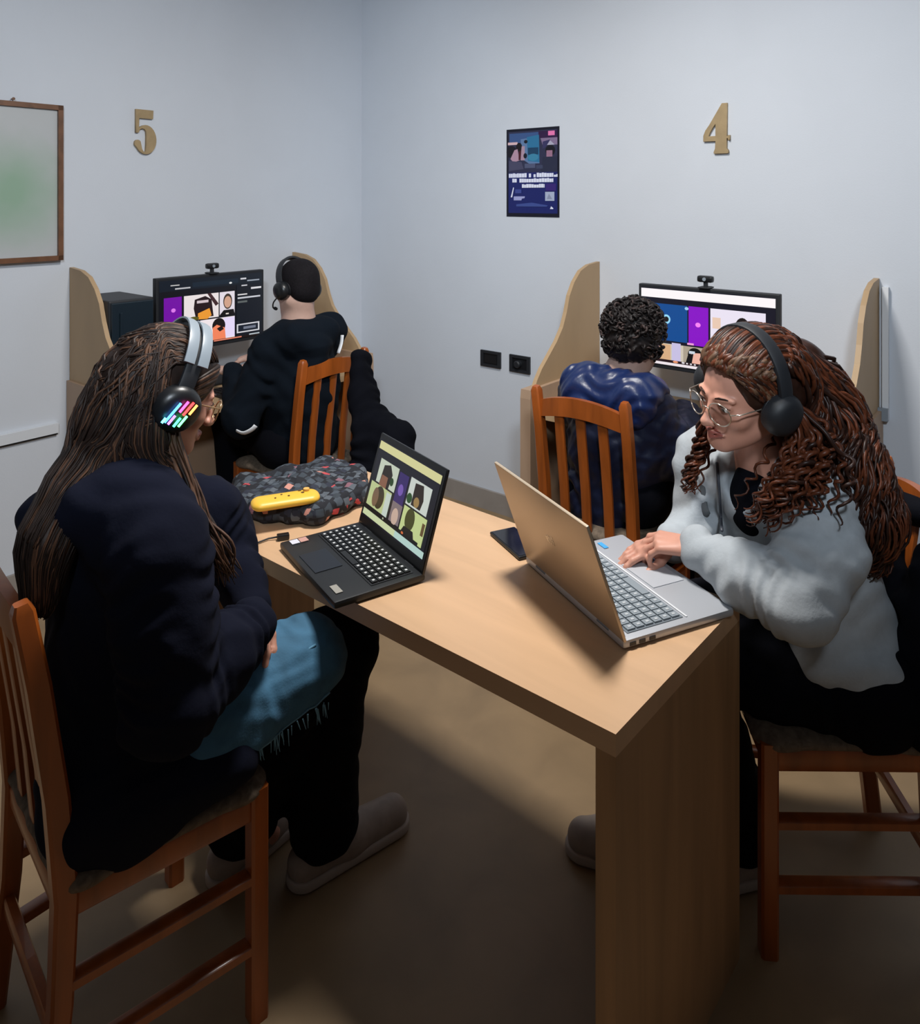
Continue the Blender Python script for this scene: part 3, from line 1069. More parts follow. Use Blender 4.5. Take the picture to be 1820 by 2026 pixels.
# ================================================================== LAPTOPS
def laptop(name, label, cat, A, B, depth, lidlen, tilt, mlid, mbase, shapes, keyc, padf, big):
    """A = hinge corner near camera, B = hinge corner far; user side is to the left or right by depth sign"""
    t = thing(name, label, cat, (A.x, A.y, .75))
    W = (B - A)
    W.z = 0
    wl = W.length
    W = W.normalized()
    Dp = Vector((W.y, -W.x, 0)) * (1 if depth > 0 else -1)      # toward the user
    dl = abs(depth)
    z = .752
    # local frame x along hinge, y toward user
    M = Matrix((W, Dp, UP)).transposed().to_4x4()
    M.translation = Vector((A.x, A.y, z))
    th = .018
    mb = MB()
    mb.box((wl / 2, dl / 2, th / 2), (wl, dl, th - .002), bev=.006)
    mb.build('base', mbase, t, smooth='auto', M=M)
    mb = MB()
    x0, x1 = (.02, wl - .02)
    y0, y1 = .025, dl * .56
    mb.box((wl / 2, (y0 + y1) / 2, th), (x1 - x0 + .006, y1 - y0 + .006, .001))
    mb.build('keyboard_bed', keyc[1], t, M=M)
    nc, nr = (15, 6) if not big else (18, 6)
    mb = MB()
    mk = MB()
    kw, kh = (x1 - x0) / nc, (y1 - y0) / nr
    for r in range(nr):
        for c in range(nc):
            if r == nr - 1 and 4 < c < 9:
                if c == 5:
                    mb.box((x0 + kw * 7, y0 + kh * (r + .5), th + .002), (kw * 3.8, kh * .84, .0035))
                continue
            mb.box((x0 + kw * (c + .5), y0 + kh * (r + .5), th + .002), (kw * .84, kh * .84, .0035))
            mk.box((x0 + kw * (c + .5), y0 + kh * (r + .5), th + .0042), (kw * .30, kh * .34, .0006))
    ko = mb.build('keys', keyc[0], t, M=M)
    mk.build('key_legends', keyc[2], ko, M=M)
    mb = MB()
    mb.box((wl * padf, dl * .79, th), (wl * .30, dl * .30, .0012), bev=.0004)
    mb.build('touchpad', keyc[3], t, M=M)
    # lid
    sy, cz = -math.sin(tilt), math.cos(tilt)
    Ld = (Dp * sy + UP * cz)            # direction up the lid
    Nn = (Dp * cz + UP * -sy)           # toward the user
    ML = Matrix((W, Nn, Ld)).transposed().to_4x4()
    ML.translation = Vector((A.x, A.y, z + th * .7)) + Dp * .006
    mb = MB()
    mb.box((wl / 2, 0, lidlen / 2), (wl, .007, lidlen), bev=.003)
    lid = mb.build('lid', mlid, t, smooth='auto', M=ML)
    mb = MB()
    mb.box((wl / 2, .0040, lidlen / 2 + .003), (wl - .006, .001, lidlen - .012))
    mb.build('bezel', M_BLACKP, lid, M=ML)
    for xx in (.18, .82):
        mb = MB()
        mb.cyl(ML @ Vector((wl * xx - .02, 0, 0)), W, .006, .04, 12)
        mb.build('hinge', keyc[1], t)
    if shapes:
        right = W if W.cross(UP).dot(Nn) > 0 else -W
        xl = .012 if right == W else wl - .012
        TL = ML @ Vector((xl, .0048, lidlen - .014))
        flatdraw('screen', TL, right * (wl - .024), -Ld * (lidlen - .040), shapes, lambda c: emat(c, .8), lid, .0004)
    return t, M, ML, wl, dl


CR = (222, 224, 178)
lap_shapes = [('r', 0, 0, 1, 1, (20, 20, 34)), ('r', .0, .02, 1, .12, (226, 222, 160)), ('r', .0, .90, 1, .975, (214, 226, 176)), ('r', .55, .90, 1, .975, (190, 222, 214)),
              ('r', .08, .22, .40, .52, (206, 216, 196)), ('p', [(.16, .28), (.26, .24), (.32, .34), (.30, .52), (.14, .52)], (40, 34, 30)), ('p', [(.16, .40), (.26, .40), (.26, .54), (.14, .54)], (140, 96, 74)),
              ('e', .33, .42, .03, .05, (40, 70, 34)),
              ('r', .42, .24, .57, .74, (56, 40, 104)), ('e', .49, .44, .04, .07, (120, 90, 180)),
              ('r', .60, .22, .92, .54, (214, 222, 214)), ('p', [(.68, .26), (.80, .24), (.84, .40), (.82, .52), (.68, .52)], (44, 34, 30)), ('e', .75, .46, .04, .06, (160, 130, 80)), ('e', .64, .46, .04, .06, (40, 80, 40)),
              ('r', .02, .54, .38, .84, (196, 210, 150)), ('e', .20, .68, .08, .14, (60, 54, 40)), ('e', .14, .70, .05, .12, (120, 96, 76)), ('r', .30, .56, .38, .84, (206, 220, 210)),
              ('r', .42, .60, .58, .84, (130, 116, 120)), ('e', .50, .76, .05, .10, (210, 180, 164)),
              ('r', .60, .56, .95, .88, (204, 220, 150)), ('e', .72, .68, .07, .13, (70, 72, 34)), ('p', [(.62, .88), (.66, .78), (.80, .78), (.84, .88)], (24, 22, 20)), ('r', .90, .62, .94, .76, (104, 82, 50)),
              ('r', .0, .85, .9, .89, (16, 14, 18)), ('e', .66, .865, .018, .015, (220, 110, 60)), ('e', .34, .87, .012, .012, (180, 186, 160))]
Ah = H(842, 1132, .772)
Nf = H(656, 1185, .772)
dirw = (H(550, 1068, .772) - Nf)
dirw.z = 0
Bh = Ah + dirw.normalized() * .325
K1 = mat('key_black', (0.01, 0.011, 0.013), 0.4)
LEG = mat('key_legend_white', (0.62, 0.64, 0.66), 0.5)
tL, ML_, MLL, wl, dl = laptop('laptop', 'open black laptop showing a video call at the desk left end', 'laptop', Ah, Bh, -.218, .232, math.radians(17), M_BLACKP,
                              mat('laptop_black', (0.012, 0.014, 0.017), 0.42), lap_shapes, (K1, M_BLACKM, LEG, mat('pad_black', (0.010, 0.013, 0.020), 0.3)), .56, False)
mb = MB()
mb.box((.045, dl - .024, .0185), (.035, .016, .001))
mb.build('maker_badge', mat('badge_silver', (.55, .52, .45), .3, metal=.5), tL, M=ML_)
mb = MB()
mb.box((wl - .022, dl - .030, .0185), (.022, .02, .001))
mb.box((wl - .022, dl - .052, .0185), (.022, .02, .001), mi=1)
mb.build('sticker', [pmat((214, 214, 226)), pmat((196, 150, 140))], tL, M=ML_)

Ag = H(1233, 1266, .772)
Bdir = Vector((-.414, .910, 0))
Bg = Ag + Bdir * .372
KS = mat('key_silver', (0.26, 0.30, 0.335), 0.45)
tR, MR_, MRL, wlr, dlr = laptop('laptop', 'open silver-gold laptop seen from behind at the desk right end', 'laptop', Ag, Bg, .275, .250, math.radians(20), M_SILVER, M_SILVERB,
                                None, (KS, mat('bed_silver', (0.17, 0.2, 0.23), .5), mat('legend_pale', (.5, .53, .56), .5), mat('pad_silver', (.48, .5, .54), .35)), .5, True)
# maker mark on the lid back (generic slanted strokes), ports, sticker
mb = MB()
for i, (x, hh) in enumerate(((-.010, .020), (-.002, .016), (.006, .016), (.013, .012))):
    mb.prism([MRL @ Vector((wlr / 2 + x, -.0036, .125)), MRL @ Vector((wlr / 2 + x + .0035, -.0036, .125)), MRL @ Vector((wlr / 2 + x + .0075, -.0036, .125 + hh)), MRL @ Vector((wlr / 2 + x + .004, -.0036, .125 + hh))], (0, 0, 0), MRL.to_3x3() @ Vector((0, -.0006, 0)))
mb.build('lid_emblem', mat('emblem_polished', (.8, .74, .62), .15, metal=.8), [c for c in tR.children if c.name.startswith('lid')][0])
mb = MB()
for x in (.022, .044, .068):
    mb.box((-.0004, x, .008), (.002, .014, .006))
mb.build('port', M_BLACKP, tR, M=MR_)
mb = MB()
mb.box((wlr - .035, dlr * .70, .0185), (.03, .012, .0008))
mb.build('sticker', pmat((70, 160, 220)), tR, M=MR_, label='small blue sticker')
mb = MB()
mb.box((wlr / 2, dlr * .60, .0182), (wlr - .03, .004, .0008))
mb.build('trim_line', M_WHITE, tR, M=MR_)

# phone
c = H(1022, 1074, .755)
M = Matrix.Translation(Vector((c.x, c.y, .7515))) @ Matrix.Rotation(math.radians(115), 4, 'Z')
t = thing('mobile_phone', 'black mobile phone lying flat behind the silver-gold laptop lid', 'phone', (c.x, c.y, .75))
mb = MB()
mb.box((0, 0, .004), (.15, .072, .008), bev=.0035)
mb.build('case', M_BLACKP, t, M=M)
mb = MB()
mb.box((0, 0, .0083), (.14, .064, .0008))
mb.build('screen', mat('phone_glass', (.006, .006, .01), .08), t, M=M)

# patterned pouch
mpat = mat('patterned_fabric', (.05, .06, .075), .85)
nt = mpat.node_tree
bs = nt.nodes['Principled BSDF']
tc = nt.nodes.new('ShaderNodeTexCoord')
vo = nt.nodes.new('ShaderNodeTexVoronoi')
vo.distance = 'CHEBYCHEV'
vo.inputs['Scale'].default_value = 46
vo.inputs['Randomness'].default_value = 0.75
mpg = nt.nodes.new('ShaderNodeMapping')
mpg.inputs['Rotation'].default_value = (0, 0, .4)
nt.links.new(tc.outputs['Object'], mpg.inputs['Vector'])
nt.links.new(mpg.outputs[0], vo.inputs['Vector'])
sx = nt.nodes.new('ShaderNodeSeparateColor')
nt.links.new(vo.outputs['Color'], sx.inputs[0])
cr = nt.nodes.new('ShaderNodeValToRGB')
cr.color_ramp.interpolation = 'CONSTANT'
els = cr.color_ramp.elements
els[0].position = 0
els[0].color = (.035, .045, .058, 1)
els[1].position = .3
els[1].color = (.09, .105, .125, 1)
for ps, c_ in ((.5, (.020, .024, .040, 1)), (.68, (.06, .075, .095, 1)), (.88, (.50, .06, .07, 1)), (.92, (.55, .25, .20, 1)), (.955, (.22, .10, .13, 1))):
    e_ = els.new(ps)
    e_.color = c_
nt.links.new(sx.outputs[0], cr.inputs[0])
mlt = nt.nodes.new('ShaderNodeMath')
mlt.operation = 'LESS_THAN'
mlt.inputs[1].default_value = 0.0095 * 46
nt.links.new(vo.outputs['Distance'], mlt.inputs[0])
mixn = nt.nodes.new('ShaderNodeMix')
mixn.data_type = 'RGBA'
mixn.inputs[6].default_value = (.008, .009, .014, 1)
nt.links.new(mlt.outputs[0], mixn.inputs[0])
nt.links.new(cr.outputs[0], mixn.inputs[7])
nt.links.new(mixn.outputs[2], bs.inputs['Base Color'])
po = [H(470, 1010, .76), H(470, 965, .765), H(650, 925, .765), H(715, 945, .765), H(725, 985, .765), H(628, 1030, .765), H(520, 1024, .765)]
po = [Vector((p.x, p.y, .778)) for p in po]
cen = sum(po, Vector()) / len(po)
s_ = SDF(.0035)
for i in range(len(po)):
    a, b = po[i], po[(i + 1) % len(po)]
    a2, b2 = a.lerp(cen, .10), b.lerp(cen, .10)
    s_.cap(a2, b2, .022, .022, .02, flat=((0, 0, 1), 1.1))
    s_.cap(a2, cen + UP * .004, .026, .028, .03)
    s_.cap((a2 + b2) / 2, cen + UP * .004, .026, .028, .03)
s_.build('tmp', mpat, None, noise=(.0016, 95))
o = bpy.data.objects['tmp']
o.name = 'fabric_pouch'
tag(o, 'dark patterned fabric pouch with red patches lying beside the black laptop', 'pouch')
# yellow case on it
a, b = P(512, 998, 1.98), P(616, 980, 2.03)
zc = .815
a = H(515, 997, zc)
b = H(614, 982, zc)
t = thing('handheld_controller', 'yellow rounded handheld with small dark buttons lying on the patterned pouch', 'controller', (a.x, a.y, zc - .01))
s_ = SDF(.0025)
D_ = (b - a).normalized()
sd = Vector((-D_.y, D_.x, 0))
for q in (-.012, 0, .012):
    s_.cap(a + sd * q, b + sd * q, .022, .022, .01, flat=((0, 0, 1), 1.7))
s_.build('shell', mat('yellow_plastic', (.86, .50, .05), .4), t)
mbt = mat('button_brown', (.10, .045, .01), .4)
for (u, v, r) in ((.80, .014, .0045), (.90, .016, .004), (.84, -.002, .0045), (.42, .004, .003), (.55, -.010, .003), (.28, -.012, .0025)):
    c = a.lerp(b, u) + sd * v
    mb = MB()
    mb.cyl((c.x, c.y, zc + .006), (0, 0, 1), r, .009, 12)
    mb.build('button', mbt, t)
c = a.lerp(b, .93) + sd * .008
mb = MB()
mb.cyl((c.x, c.y, zc + .006), (0, 0, 1), .005, .014, 16, rings=[(0, .004), (.010, .004), (.010, .008), (.014, .008)])
mb.build('thumb_stick', mat('yellow_stick', (.8, .45, .12), .4), t)

# plug adapter with cable next to the black laptop
c = H(560, 1060, .76)
t = thing('usb_adapter', 'small black adapter with a cable at the desk edge beside the pouch', 'adapter', (c.x, c.y, .75))
M = Matrix.Translation(Vector((c.x, c.y, .751))) @ Matrix.Rotation(.35, 4, 'Z')
MB().box((0, 0, .007), (.03, .016, .014), bev=.003).build('housing', M_BLACKP, t, M=M)
cb = [Vector((c.x, c.y, .757)) + Vector(v) for v in ((-.015, 0, 0), (-.035, -.004, -.002), (-.06, -.028, -.003), (-.10, -.055, -.003))]
MB().tube(cb, .0022, 8).build('cable', M_BLACKM, t, smooth=True)
c = H(582, 1056, .758)
M = Matrix.Translation(Vector((c.x, c.y, .751))) @ Matrix.Rotation(.45, 4, 'Z')
mb = MB()
mb.box((0, 0, .004), (.04, .014, .007), bev=.002)
mb.box((.026, 0, .004), (.012, .011, .004), mi=1)
tag(mb.build('usb_stick', [mat('tan_plastic', (.55, .38, .20), .5), M_GREYP]), 'small tan usb stick lying beside the black adapter', 'usb stick')


# ================================================================== PEOPLE
def headM(c, fwd, roll=0.0):
    """local x right, y forward (face), z up"""
    f = Vector(fwd).normalized()
    r = f.cross(UP).normalized()
    u = r.cross(f).normalized()
    M = Matrix((r, f, u)).transposed().to_4x4()
    M = M @ Matrix.Rotation(roll, 4, 'Y')
    M.translation = Vector(c)
    return M


def add_head(S, M, neck, sc=1.0, nr=.052, k0=.03):
    def e(c, r, k=.02, op='u'):
        S.ell(M @ (Vector(c) * sc), [q * sc for q in r], M, k, op)

    def cp(a, b, ra, rb, k=.008, op='u'):
        S.cap(M @ (Vector(a) * sc), M @ (Vector(b) * sc), ra * sc, rb * sc, k, None, None, op)
    e((0, -.012, .032), (.073, .092, .080))
    e((0, .022, -.022), (.062, .066, .078), .03)
    e((0, .030, -.070), (.046, .048, .036), .03)
    cp((-.05, -.005, -.055), (-.014, .070, -.092), .020, .015, .025)
    cp((.05, -.005, -.055), (.014, .070, -.092), .020, .015, .025)
    e((0, .072, -.094), (.019, .014, .014), .015)
    for s in (-1, 1):
        e((s * .042, .058, -.028), (.020, .018, .018), .02)
        e((s * .032, .096, .000), (.019, .016, .012), .012, 's')
        cp((s * .014, .0855, .0165), (s * .047, .074, .0175), .006, .005, .010)
        e((s * .031, .0735, .000), (.0145, .0135, .012), .004)
        cp((s * .019, .0850, .0050), (s * .043, .0775, .0045), .0035, .003, .004)
        e((s * .0115, .098, -.037), (.0075, .008, .007), .005)
        e((s * .076, -.008, -.008), (.009, .018, .031), .008)
        e((s * .0065, .102, -.045), (.0035, .005, .003), .003, 's')
        cp((s * .024, .084, -.064), (s * .004, .0945, -.0605), .003, .0055, .004)
        cp((s * .024, .084, -.065), (0, .0935, -.0715), .003, .0065, .004)
    cp((0, .084, .006), (0, .106, -.032), .0065, .0095, .012)
    e((0, .108, -.035), (.0095, .009, .0085), .006)
    cp((-.024, .0925, -.0655), (.024, .0925, -.0655), .0024, .0024, .002, 's')
    S.cap(M @ (Vector((0, -.022, -.055)) * sc), neck, nr, nr * 1.08, k0)


def face_paint(M, sc=1.0):
    Mi = np.array(M.inverted())

    def f(c):
        q = (c @ Mi[:3, :3].T + Mi[:3, 3]) / sc
        x, y, z = q[:, 0], q[:, 1], q[:, 2]
        lips = (np.abs(x) < .025) & (y > .080) & (np.abs(z + .0665) < .0098 * np.sqrt(np.clip(1 - (x / .027) ** 2, 0, 1)) + .0005)
        return lips.astype(int)
    return f


def eyes(M, parent, sc=1.0, col=(.05, .025, .012)):
    for s in (-1, 1):
        c = M @ (Vector((s * .031, .0750, -.0025)) * sc)
        S = SDF(.0015)
        S.ell(c, (.0125 * sc, .0132 * sc, .0085 * sc), M, .001)
        Mi = M.inverted()
        e = Vector((s * .031, .0750, -.0045))

        def pt(cc, e=e):
            A = np.array(Mi)
            q = (cc @ A[:3, :3].T + A[:3, 3]) / sc
            d = np.sqrt((q[:, 0] - e.x) ** 2 + (q[:, 2] - e.z) ** 2)
            return np.where((d < .0055) & (q[:, 1] > e.y), 1, 0)
        S.build('eye', [mat('eye_white', (.72, .68, .64), .2), mat('iris_dark', col, .1)], parent, paint=pt)
        mb = MB()
        mb.tube([M @ (Vector((s * x, y, z)) * sc) for x, y, z in ((.014, .0905, .0175), (.024, .0885, .0215), (.036, .083, .0215), (.048, .0735, .0165))], [.0018, .0026, .0022, .001], 6, flat=.8)
        mb.build('eyebrow', M_HAIRD2, parent, smooth=True)
        mb = MB()
        mb.tube([M @ (Vector((s * x, y, z)) * sc) for x, y, z in ((.0185, .0868, .002), (.026, .0885, .0052), (.036, .0865, .0048), (.0445, .0795, .0005))], [.0006, .0013, .0013, .0007], 5)
        mb.build('eyelashes', M_HAIRBLK, parent, smooth=True)


def hand(S, W, D, U, T, curl=(.3, .4, .3), spread=.05, thumb=.6, sc=1.0, k=.010):
    W, D, U, T = Vector(W), Vector(D).normalized(), Vector(U), Vector(T)
    U = (U - D * U.dot(D)).normalized()
    T = (T - D * T.dot(D) - U * T.dot(U)).normalized()
    off = (.028, .0095, -.0095, -.0265)
    kn = (.088, .092, .088, .080)
    ln = (.070, .078, .072, .056)
    for i in range(4):
        K = W + D * kn[i] * sc + T * off[i] * sc + U * (.003 if i in (1, 2) else 0)
        S.cap(W + T * off[i] * .55 * sc, K, .0145 * sc, .0105 * sc, k)
    S.cap(W - D * .02, W + D * .02, .021 * sc, .022 * sc, .012, flat=(tuple(U), 1.25))
    for i in range(4):
        K = W + D * kn[i] * sc + T * off[i] * sc
        d = (D + T * (1.5 - i) * spread).normalized()
        a = curl[0] + .05 * i
        p = K
        rad = (.0092, .0082, .0076, .0066)
        if i == 3:
            rad = tuple(r * .87 for r in rad)
        for j, fr in enumerate((.46, .30, .24)):
            dd = d * math.cos(a) - U * math.sin(a)
            q = p + dd * ln[i] * fr * sc
            S.cap(p, q, rad[j] * sc, rad[j + 1] * sc, .0035 if j == 0 else .004)
            p = q
            a += curl[min(j + 1, 2)]
    p0 = W + D * .018 * sc + T * .018 * sc - U * .006
    d1 = (D * math.cos(thumb) + T * math.sin(thumb) - U * .35).normalized()
    p1 = p0 + d1 * .040 * sc
    p2 = p1 + (d1 + D * .5).normalized() * .030 * sc
    p3 = p2 + (d1 * .6 + D * .7).normalized() * .024 * sc
    S.cap(p0, p1, .0155 * sc, .0115 * sc, .012)
    S.cap(p1, p2, .0108 * sc, .0095 * sc, .004)
    S.cap(p2, p3, .0095 * sc, .0075 * sc, .004)


def shoe(parent, ankle, toe, label=None):
    """ankle (over the heel) on floor plan, toe direction point"""
    a, b = Vector(ankle), Vector(toe)
    a.z = b.z = 0
    d = (b - a).normalized()
    L = (b - a).length
    heel = a - d * .05
    S = SDF(.004)
    S.cap(heel + UP * .045, a + d * .06 + UP * .05, .040, .042, .03)
    S.cap(a + d * .06 + UP * .048, b - d * .03 + UP * .040, .044, .040, .03)
    S.cap(heel + UP * .06 + d * .03, a + UP * .10 + d * .01, .038, .042, .02)
    S.plane((0, 0, .018), (0, 0, -1), .006)
    o = S.build('shoe', M_SHOE, parent)
    S = SDF(.004)
    S.cap(heel + UP * .016, b - d * .03 + UP * .016, .043, .046, .01)
    S.plane((0, 0, .003), (0, 0, -1), .003)
    S.plane((0, 0, .028), (0, 0, 1), .003)
    S.build('sole', mat('pale_sole', (.42, .36, .31), .6), o)
    mb = MB()
    sd = Vector((-d.y, d.x, 0))
    for i in range(4):
        c = a + d * (.05 + .022 * i) + UP * (.098 - .008 * i)
        mb.tube([c - sd * .026 - UP * .008, c + UP * .001, c + sd * .026 - UP * .008], .0028, 6)
    mb.build('laces', M_WHITE, o, smooth=True)
    return o


def catmull(pts, n):
    pts = [Vector(p) for p in pts]
    out = []
    k = len(pts) - 1
    for i in range(n + 1):
        u = i / n * k
        j = min(int(u), k - 1)
        t = u - j
        p0, p1, p2, p3 = pts[max(j - 1, 0)], pts[j], pts[j + 1], pts[min(j + 2, k)]
        out.append(0.5 * ((2 * p1) + (p2 - p0) * t + (2 * p0 - 5 * p1 + 4 * p2 - p3) * t * t + (3 * p1 - p0 - 3 * p2 + p3) * t ** 3))
    return out


def project(S, pts, off):
    """slide points onto the offset surface of a field"""
    X = np.array([tuple(p) for p in pts])
    for _ in range(4):
        d = S.field(X, S.pr)
        g = np.stack([(S.field(X + e, S.pr) - d) / 1e-3 for e in np.eye(3) * 1e-3], -1)
        g /= np.maximum(np.linalg.norm(g, axis=-1, keepdims=True), .3)
        X = X - g * np.clip(d - off, -.03, .03)[:, None]
    return [Vector(p) for p in X]


def surf(S, px, py, z0, off=0.0):
    """where the line of sight through a pixel first meets a field"""
    z = z0
    for _ in range(400):
        X = np.array([tuple(P(px, py, z))])
        d = float(S.field(X, S.pr)[0]) - off
        if d < .0006:
            break
        z += max(d * .6, .0005)
    return P(px, py, z)


def lock(mb, guide, n, r, curl_r=0.0, turns=0.0, ph=0.0, mi=0, ns=6, flat=1.0, start=0.0, tip=.25, on=None):
    g = catmull(guide, n)
    if on:
        g = project(on[0], g, on[1])
    pts, rs = [], []
    for i, p in enumerate(g):
        u = i / n
        t = (g[min(i + 1, n)] - g[max(i - 1, 0)]).normalized()
        a = t.orthogonal().normalized()
        ref = Vector((.3, .2, .9))
        a = (ref.cross(t)).normalized() if ref.cross(t).length > .1 else a
        b = t.cross(a)
        q = curl_r * min(1, max(0, (u - start) * 4))
        th = turns * 6.283 * u + ph
        pts.append(p + a * math.cos(th) * q + b * math.sin(th) * q)
        rs.append(r * (min(1, .35 + u * 6)) * (1 - (1 - tip) * u ** 3))
    mb.tube(pts, rs, ns, mi=mi, flat=flat)


def headset(M, label, sc=1.0, top=.128, cupr=.042, grey=False, mic=None, tilt=0.0, wd=.088):
    h = thing('headset', label, 'headphones', M.translation)
    H2 = M @ Matrix.Rotation(tilt, 4, 'X')
    mb = MB()
    n = 22
    pts = []
    for i in range(n + 1):
        a = math.pi * i / n
        pts.append(H2 @ (Vector((-math.cos(a) * wd, -.006, math.sin(a) * (top + .008) - .0 + .02 * (1 - math.sin(a)))) * sc))
    f = (H2.to_3x3() @ Vector((0, 1, 0))).normalized()
    mb.bar(pts, .030 * sc, .012 * sc, f)
    mb.build('headband', M_BLACKM, h, smooth='auto')
    if grey:
        for dy in (-.016, .012):
            mb = MB()
            pp = []
            for i in range(3, n - 2):
                a = math.pi * i / n
                pp.append(H2 @ (Vector((-math.cos(a) * (wd + .010), -.004 + dy, math.sin(a) * (top + .020) + .02 * (1 - math.sin(a)))) * sc))
            mb.bar(pp, .021 * sc, .005 * sc, f)
            mb.build('band_shell', M_GREYP, h, smooth='auto', label='grey band shell')
    for s in (-1, 1):
        c = M @ (Vector((s * (wd - .010), -.004, -.012)) * sc)
        ax = (M.to_3x3() @ Vector((s, 0, -.12))).normalized()
        mb = MB()
        mb.cyl(c - ax * .012, ax, cupr, .04, 28, rings=[(0, cupr * .7), (.003, cupr * .95), (.014, cupr), (.024, cupr * .98), (.034, cupr * .86), (.040, cupr * .62), (.042, cupr * .3)])
        cup = mb.build('ear_cup', M_BLACKP, h, smooth='auto')
        cup['side'] = s
        mb = MB()
        mb.cyl(c - ax * .018, ax, cupr, .04, 24, rings=[(0, cupr * .72), (.003, cupr * .9), (.008, cupr * .96), (.013, cupr * .9)])
        mb.build('cushion', M_BLACKM, cup, smooth='auto')
    if mic:
        s = mic
        pts = [M @ (Vector(p) * sc) for p in ((s * .088, .01, -.03), (s * .088, .05, -.055), (s * .065, .085, -.075), (s * .045, .098, -.078))]
        mb = MB()
        mb.tube(catmull(pts, 12), .003, 8)
        mb.cyl(pts[-1], (pts[-1] - pts[-2]), .007, .018, 12)
        mb.build('microphone', M_BLACKM, h, smooth=True)
    return h


def glasses(M, label, metal, sc=1.0, rx=.0245, rz=.0215, pant=0.0):
    g_ = thing('eyeglasses', label, 'glasses', M @ (Vector((0, .1, 0)) * sc))
    for s in (-1, 1):
        mb = MB()
        n = 28
        pts = []
        for i in range(n):
            a = 2 * math.pi * i / n
            x = s * .034 + rx * math.cos(a)
            pts.append(M @ (Vector((x, .104 - 3.0 * x * x, -.007 + rz * math.sin(a))) * sc))
        mb.tube(pts, .0014, 8, closed=True)
        mb.build('rim', metal, g_, smooth=True)
        me = MB()
        c = sum(pts, Vector()) / n
        me.add([c] + pts, [(0, i + 1, (i + 1) % n + 1) for i in range(n)])
        q = me.build('lens', M_LENS, g_, smooth=True)
        so = q.modifiers.new('thickness', 'SOLIDIFY')
        so.thickness = .001
        mb = MB()
        xs = s * (.034 + rx)
        mb.tube([M @ (Vector(p) * sc) for p in ((xs, .104 - 3 * xs * xs, 0), (s * .074, .082, .003), (s * .080, .03, .002), (s * .082, -.005, -.002), (s * .08, -.02, -.018))], .0015, 8)
        mb.build('temple', metal, g_, smooth=True)
    mb = MB()
    mb.tube([M @ (Vector(p) * sc) for p in ((-.0105, .1035, -.004), (0, .1055, 0), (.0105, .1035, -.004))], .0014, 8)
    mb.build('bridge', metal, g_, smooth=True)
    return g_


V3 = Vector

# ------------------------------------------------------------------ person A: jeans, long straight hair, left foreground
HA = V3((-.588, 1.50, 1.212))
MA = headM(HA, (.80, .60, -.42), roll=0.0)
pA = thing('person', 'long-haired person in dark jacket and blue jeans seated at left with lit headset', 'person', (-.66, 1.47, 0))
neckA = V3((-.655, 1.43, 1.04))
rsA, lsA = V3((-.530, 1.315, .985)), V3((-.735, 1.535, .975))
reA, rwA = V3((-.500, 1.285, .735)), V3((-.425, 1.48, .745))
leA, lwA = V3((-.545, 1.715, .83)), V3((-.45, 1.60, .735))
hipA = V3((-.69, 1.43, .55))
rhA, lhA = V3((-.625, 1.385, .54)), V3((-.745, 1.50, .54))
rkA, raA = V3((-.345, 1.615, .600)), V3((-.525, 1.80, .11))
lkA, laA = V3((-.270, 1.735, .575)), V3((-.325, 1.785, .11))
S = SDF(.0035)
add_head(S, MA, neckA, 1.0, .048)
S.cap(neckA, hipA + UP * .3 + FA * .03, .05, .07, .05)
S.cap(hipA + UP * .3 + FA * .03, hipA + FA * .03, .07, .08, .05)
S.cap(rsA, lsA, .045, .045, .04)
for s_, e_, w_, dn, tt in ((rsA, reA, rwA, V3((-.45, .75, -.35)), V3((-.7, -.3, .5))), (lsA, leA, lwA, V3((.5, -.7, -.35)), V3((.7, .4, .5)))):
    S.cap(s_, e_, .040, .032, .02)
    S.cap(e_, w_, .032, .024, .015)
    hand(S, w_, dn, V3((.3, .3, .8)), tt, (.4, .4, .3), sc=.92)
for a, b, c in ((rhA, rkA, raA), (lhA, lkA, laA)):
    S.cap(a, b, .07, .048, .03)
    S.cap(b, c, .045, .03, .02)
    S.cap(c, c + V3((.06, .03, -.06)), .03, .025, .02)
S.build('body', [M_SKIN, M_LIP], pA, paint=face_paint(MA))
eyes(MA, pA)
# jacket
S = SDF(.0045)
Ff = tuple(FA)
S.chain([neckA - UP * .03, neckA.lerp(hipA, .3) + FA * .02, neckA.lerp(hipA, .65) + FA * .03, hipA + UP * .02 + FA * .03], [.095, .155, .165, .170], .06, flat=(Ff, 1.38))
S.chain([rsA - RA * .01, rsA.lerp(neckA, .5) + UP * .015, lsA + RA * .01], [.082, .080, .062], .06)
S.chain([rsA, rsA.lerp(reA, .5) + RA * .012, reA], [.082, .078, .075], .045, wr=(.006, 3, .4))
S.chain([reA, reA.lerp(rwA, .6), rwA + (rwA - reA) * .1], [.075, .068, .050], .035, wr=(.006, 3, 1.4))
S.chain([lsA, leA + V3((-.03, -.03, .06)), leA], [.062, .074, .068], .045, wr=(.007, 3, 2.0))
S.chain([leA, lwA], [.066, .046], .03, wr=(.005, 3, .2))
S.cap(neckA + UP * .02 - FA * .05 + RA * .06, neckA + UP * .015 - FA * .05 - RA * .06, .045, .045, .03)
S.cap(neckA + UP * .0 - FA * .08 + RA * .06, neckA - UP * .03 - FA * .11 - RA * .05, .05, .05, .03)
S.cap(neckA + RA * .07 + FA * .02, neckA + FA * .10 - UP * .05, .035, .03, .03)
S.cap(hipA - UP * .03 + FA * .03 + RA * .08, hipA - UP * .02 + FA * .03 - RA * .08, .125, .12, .05)
S.cap(rhA - FA * .03 + UP * .02, rhA + FA * .04 + UP * .03, .105, .085, .05)
S.cap(V3((-.655, 1.315, .515)), V3((-.46, 1.45, .520)), .070, .066, .04, wr=(.004, 3, 1))
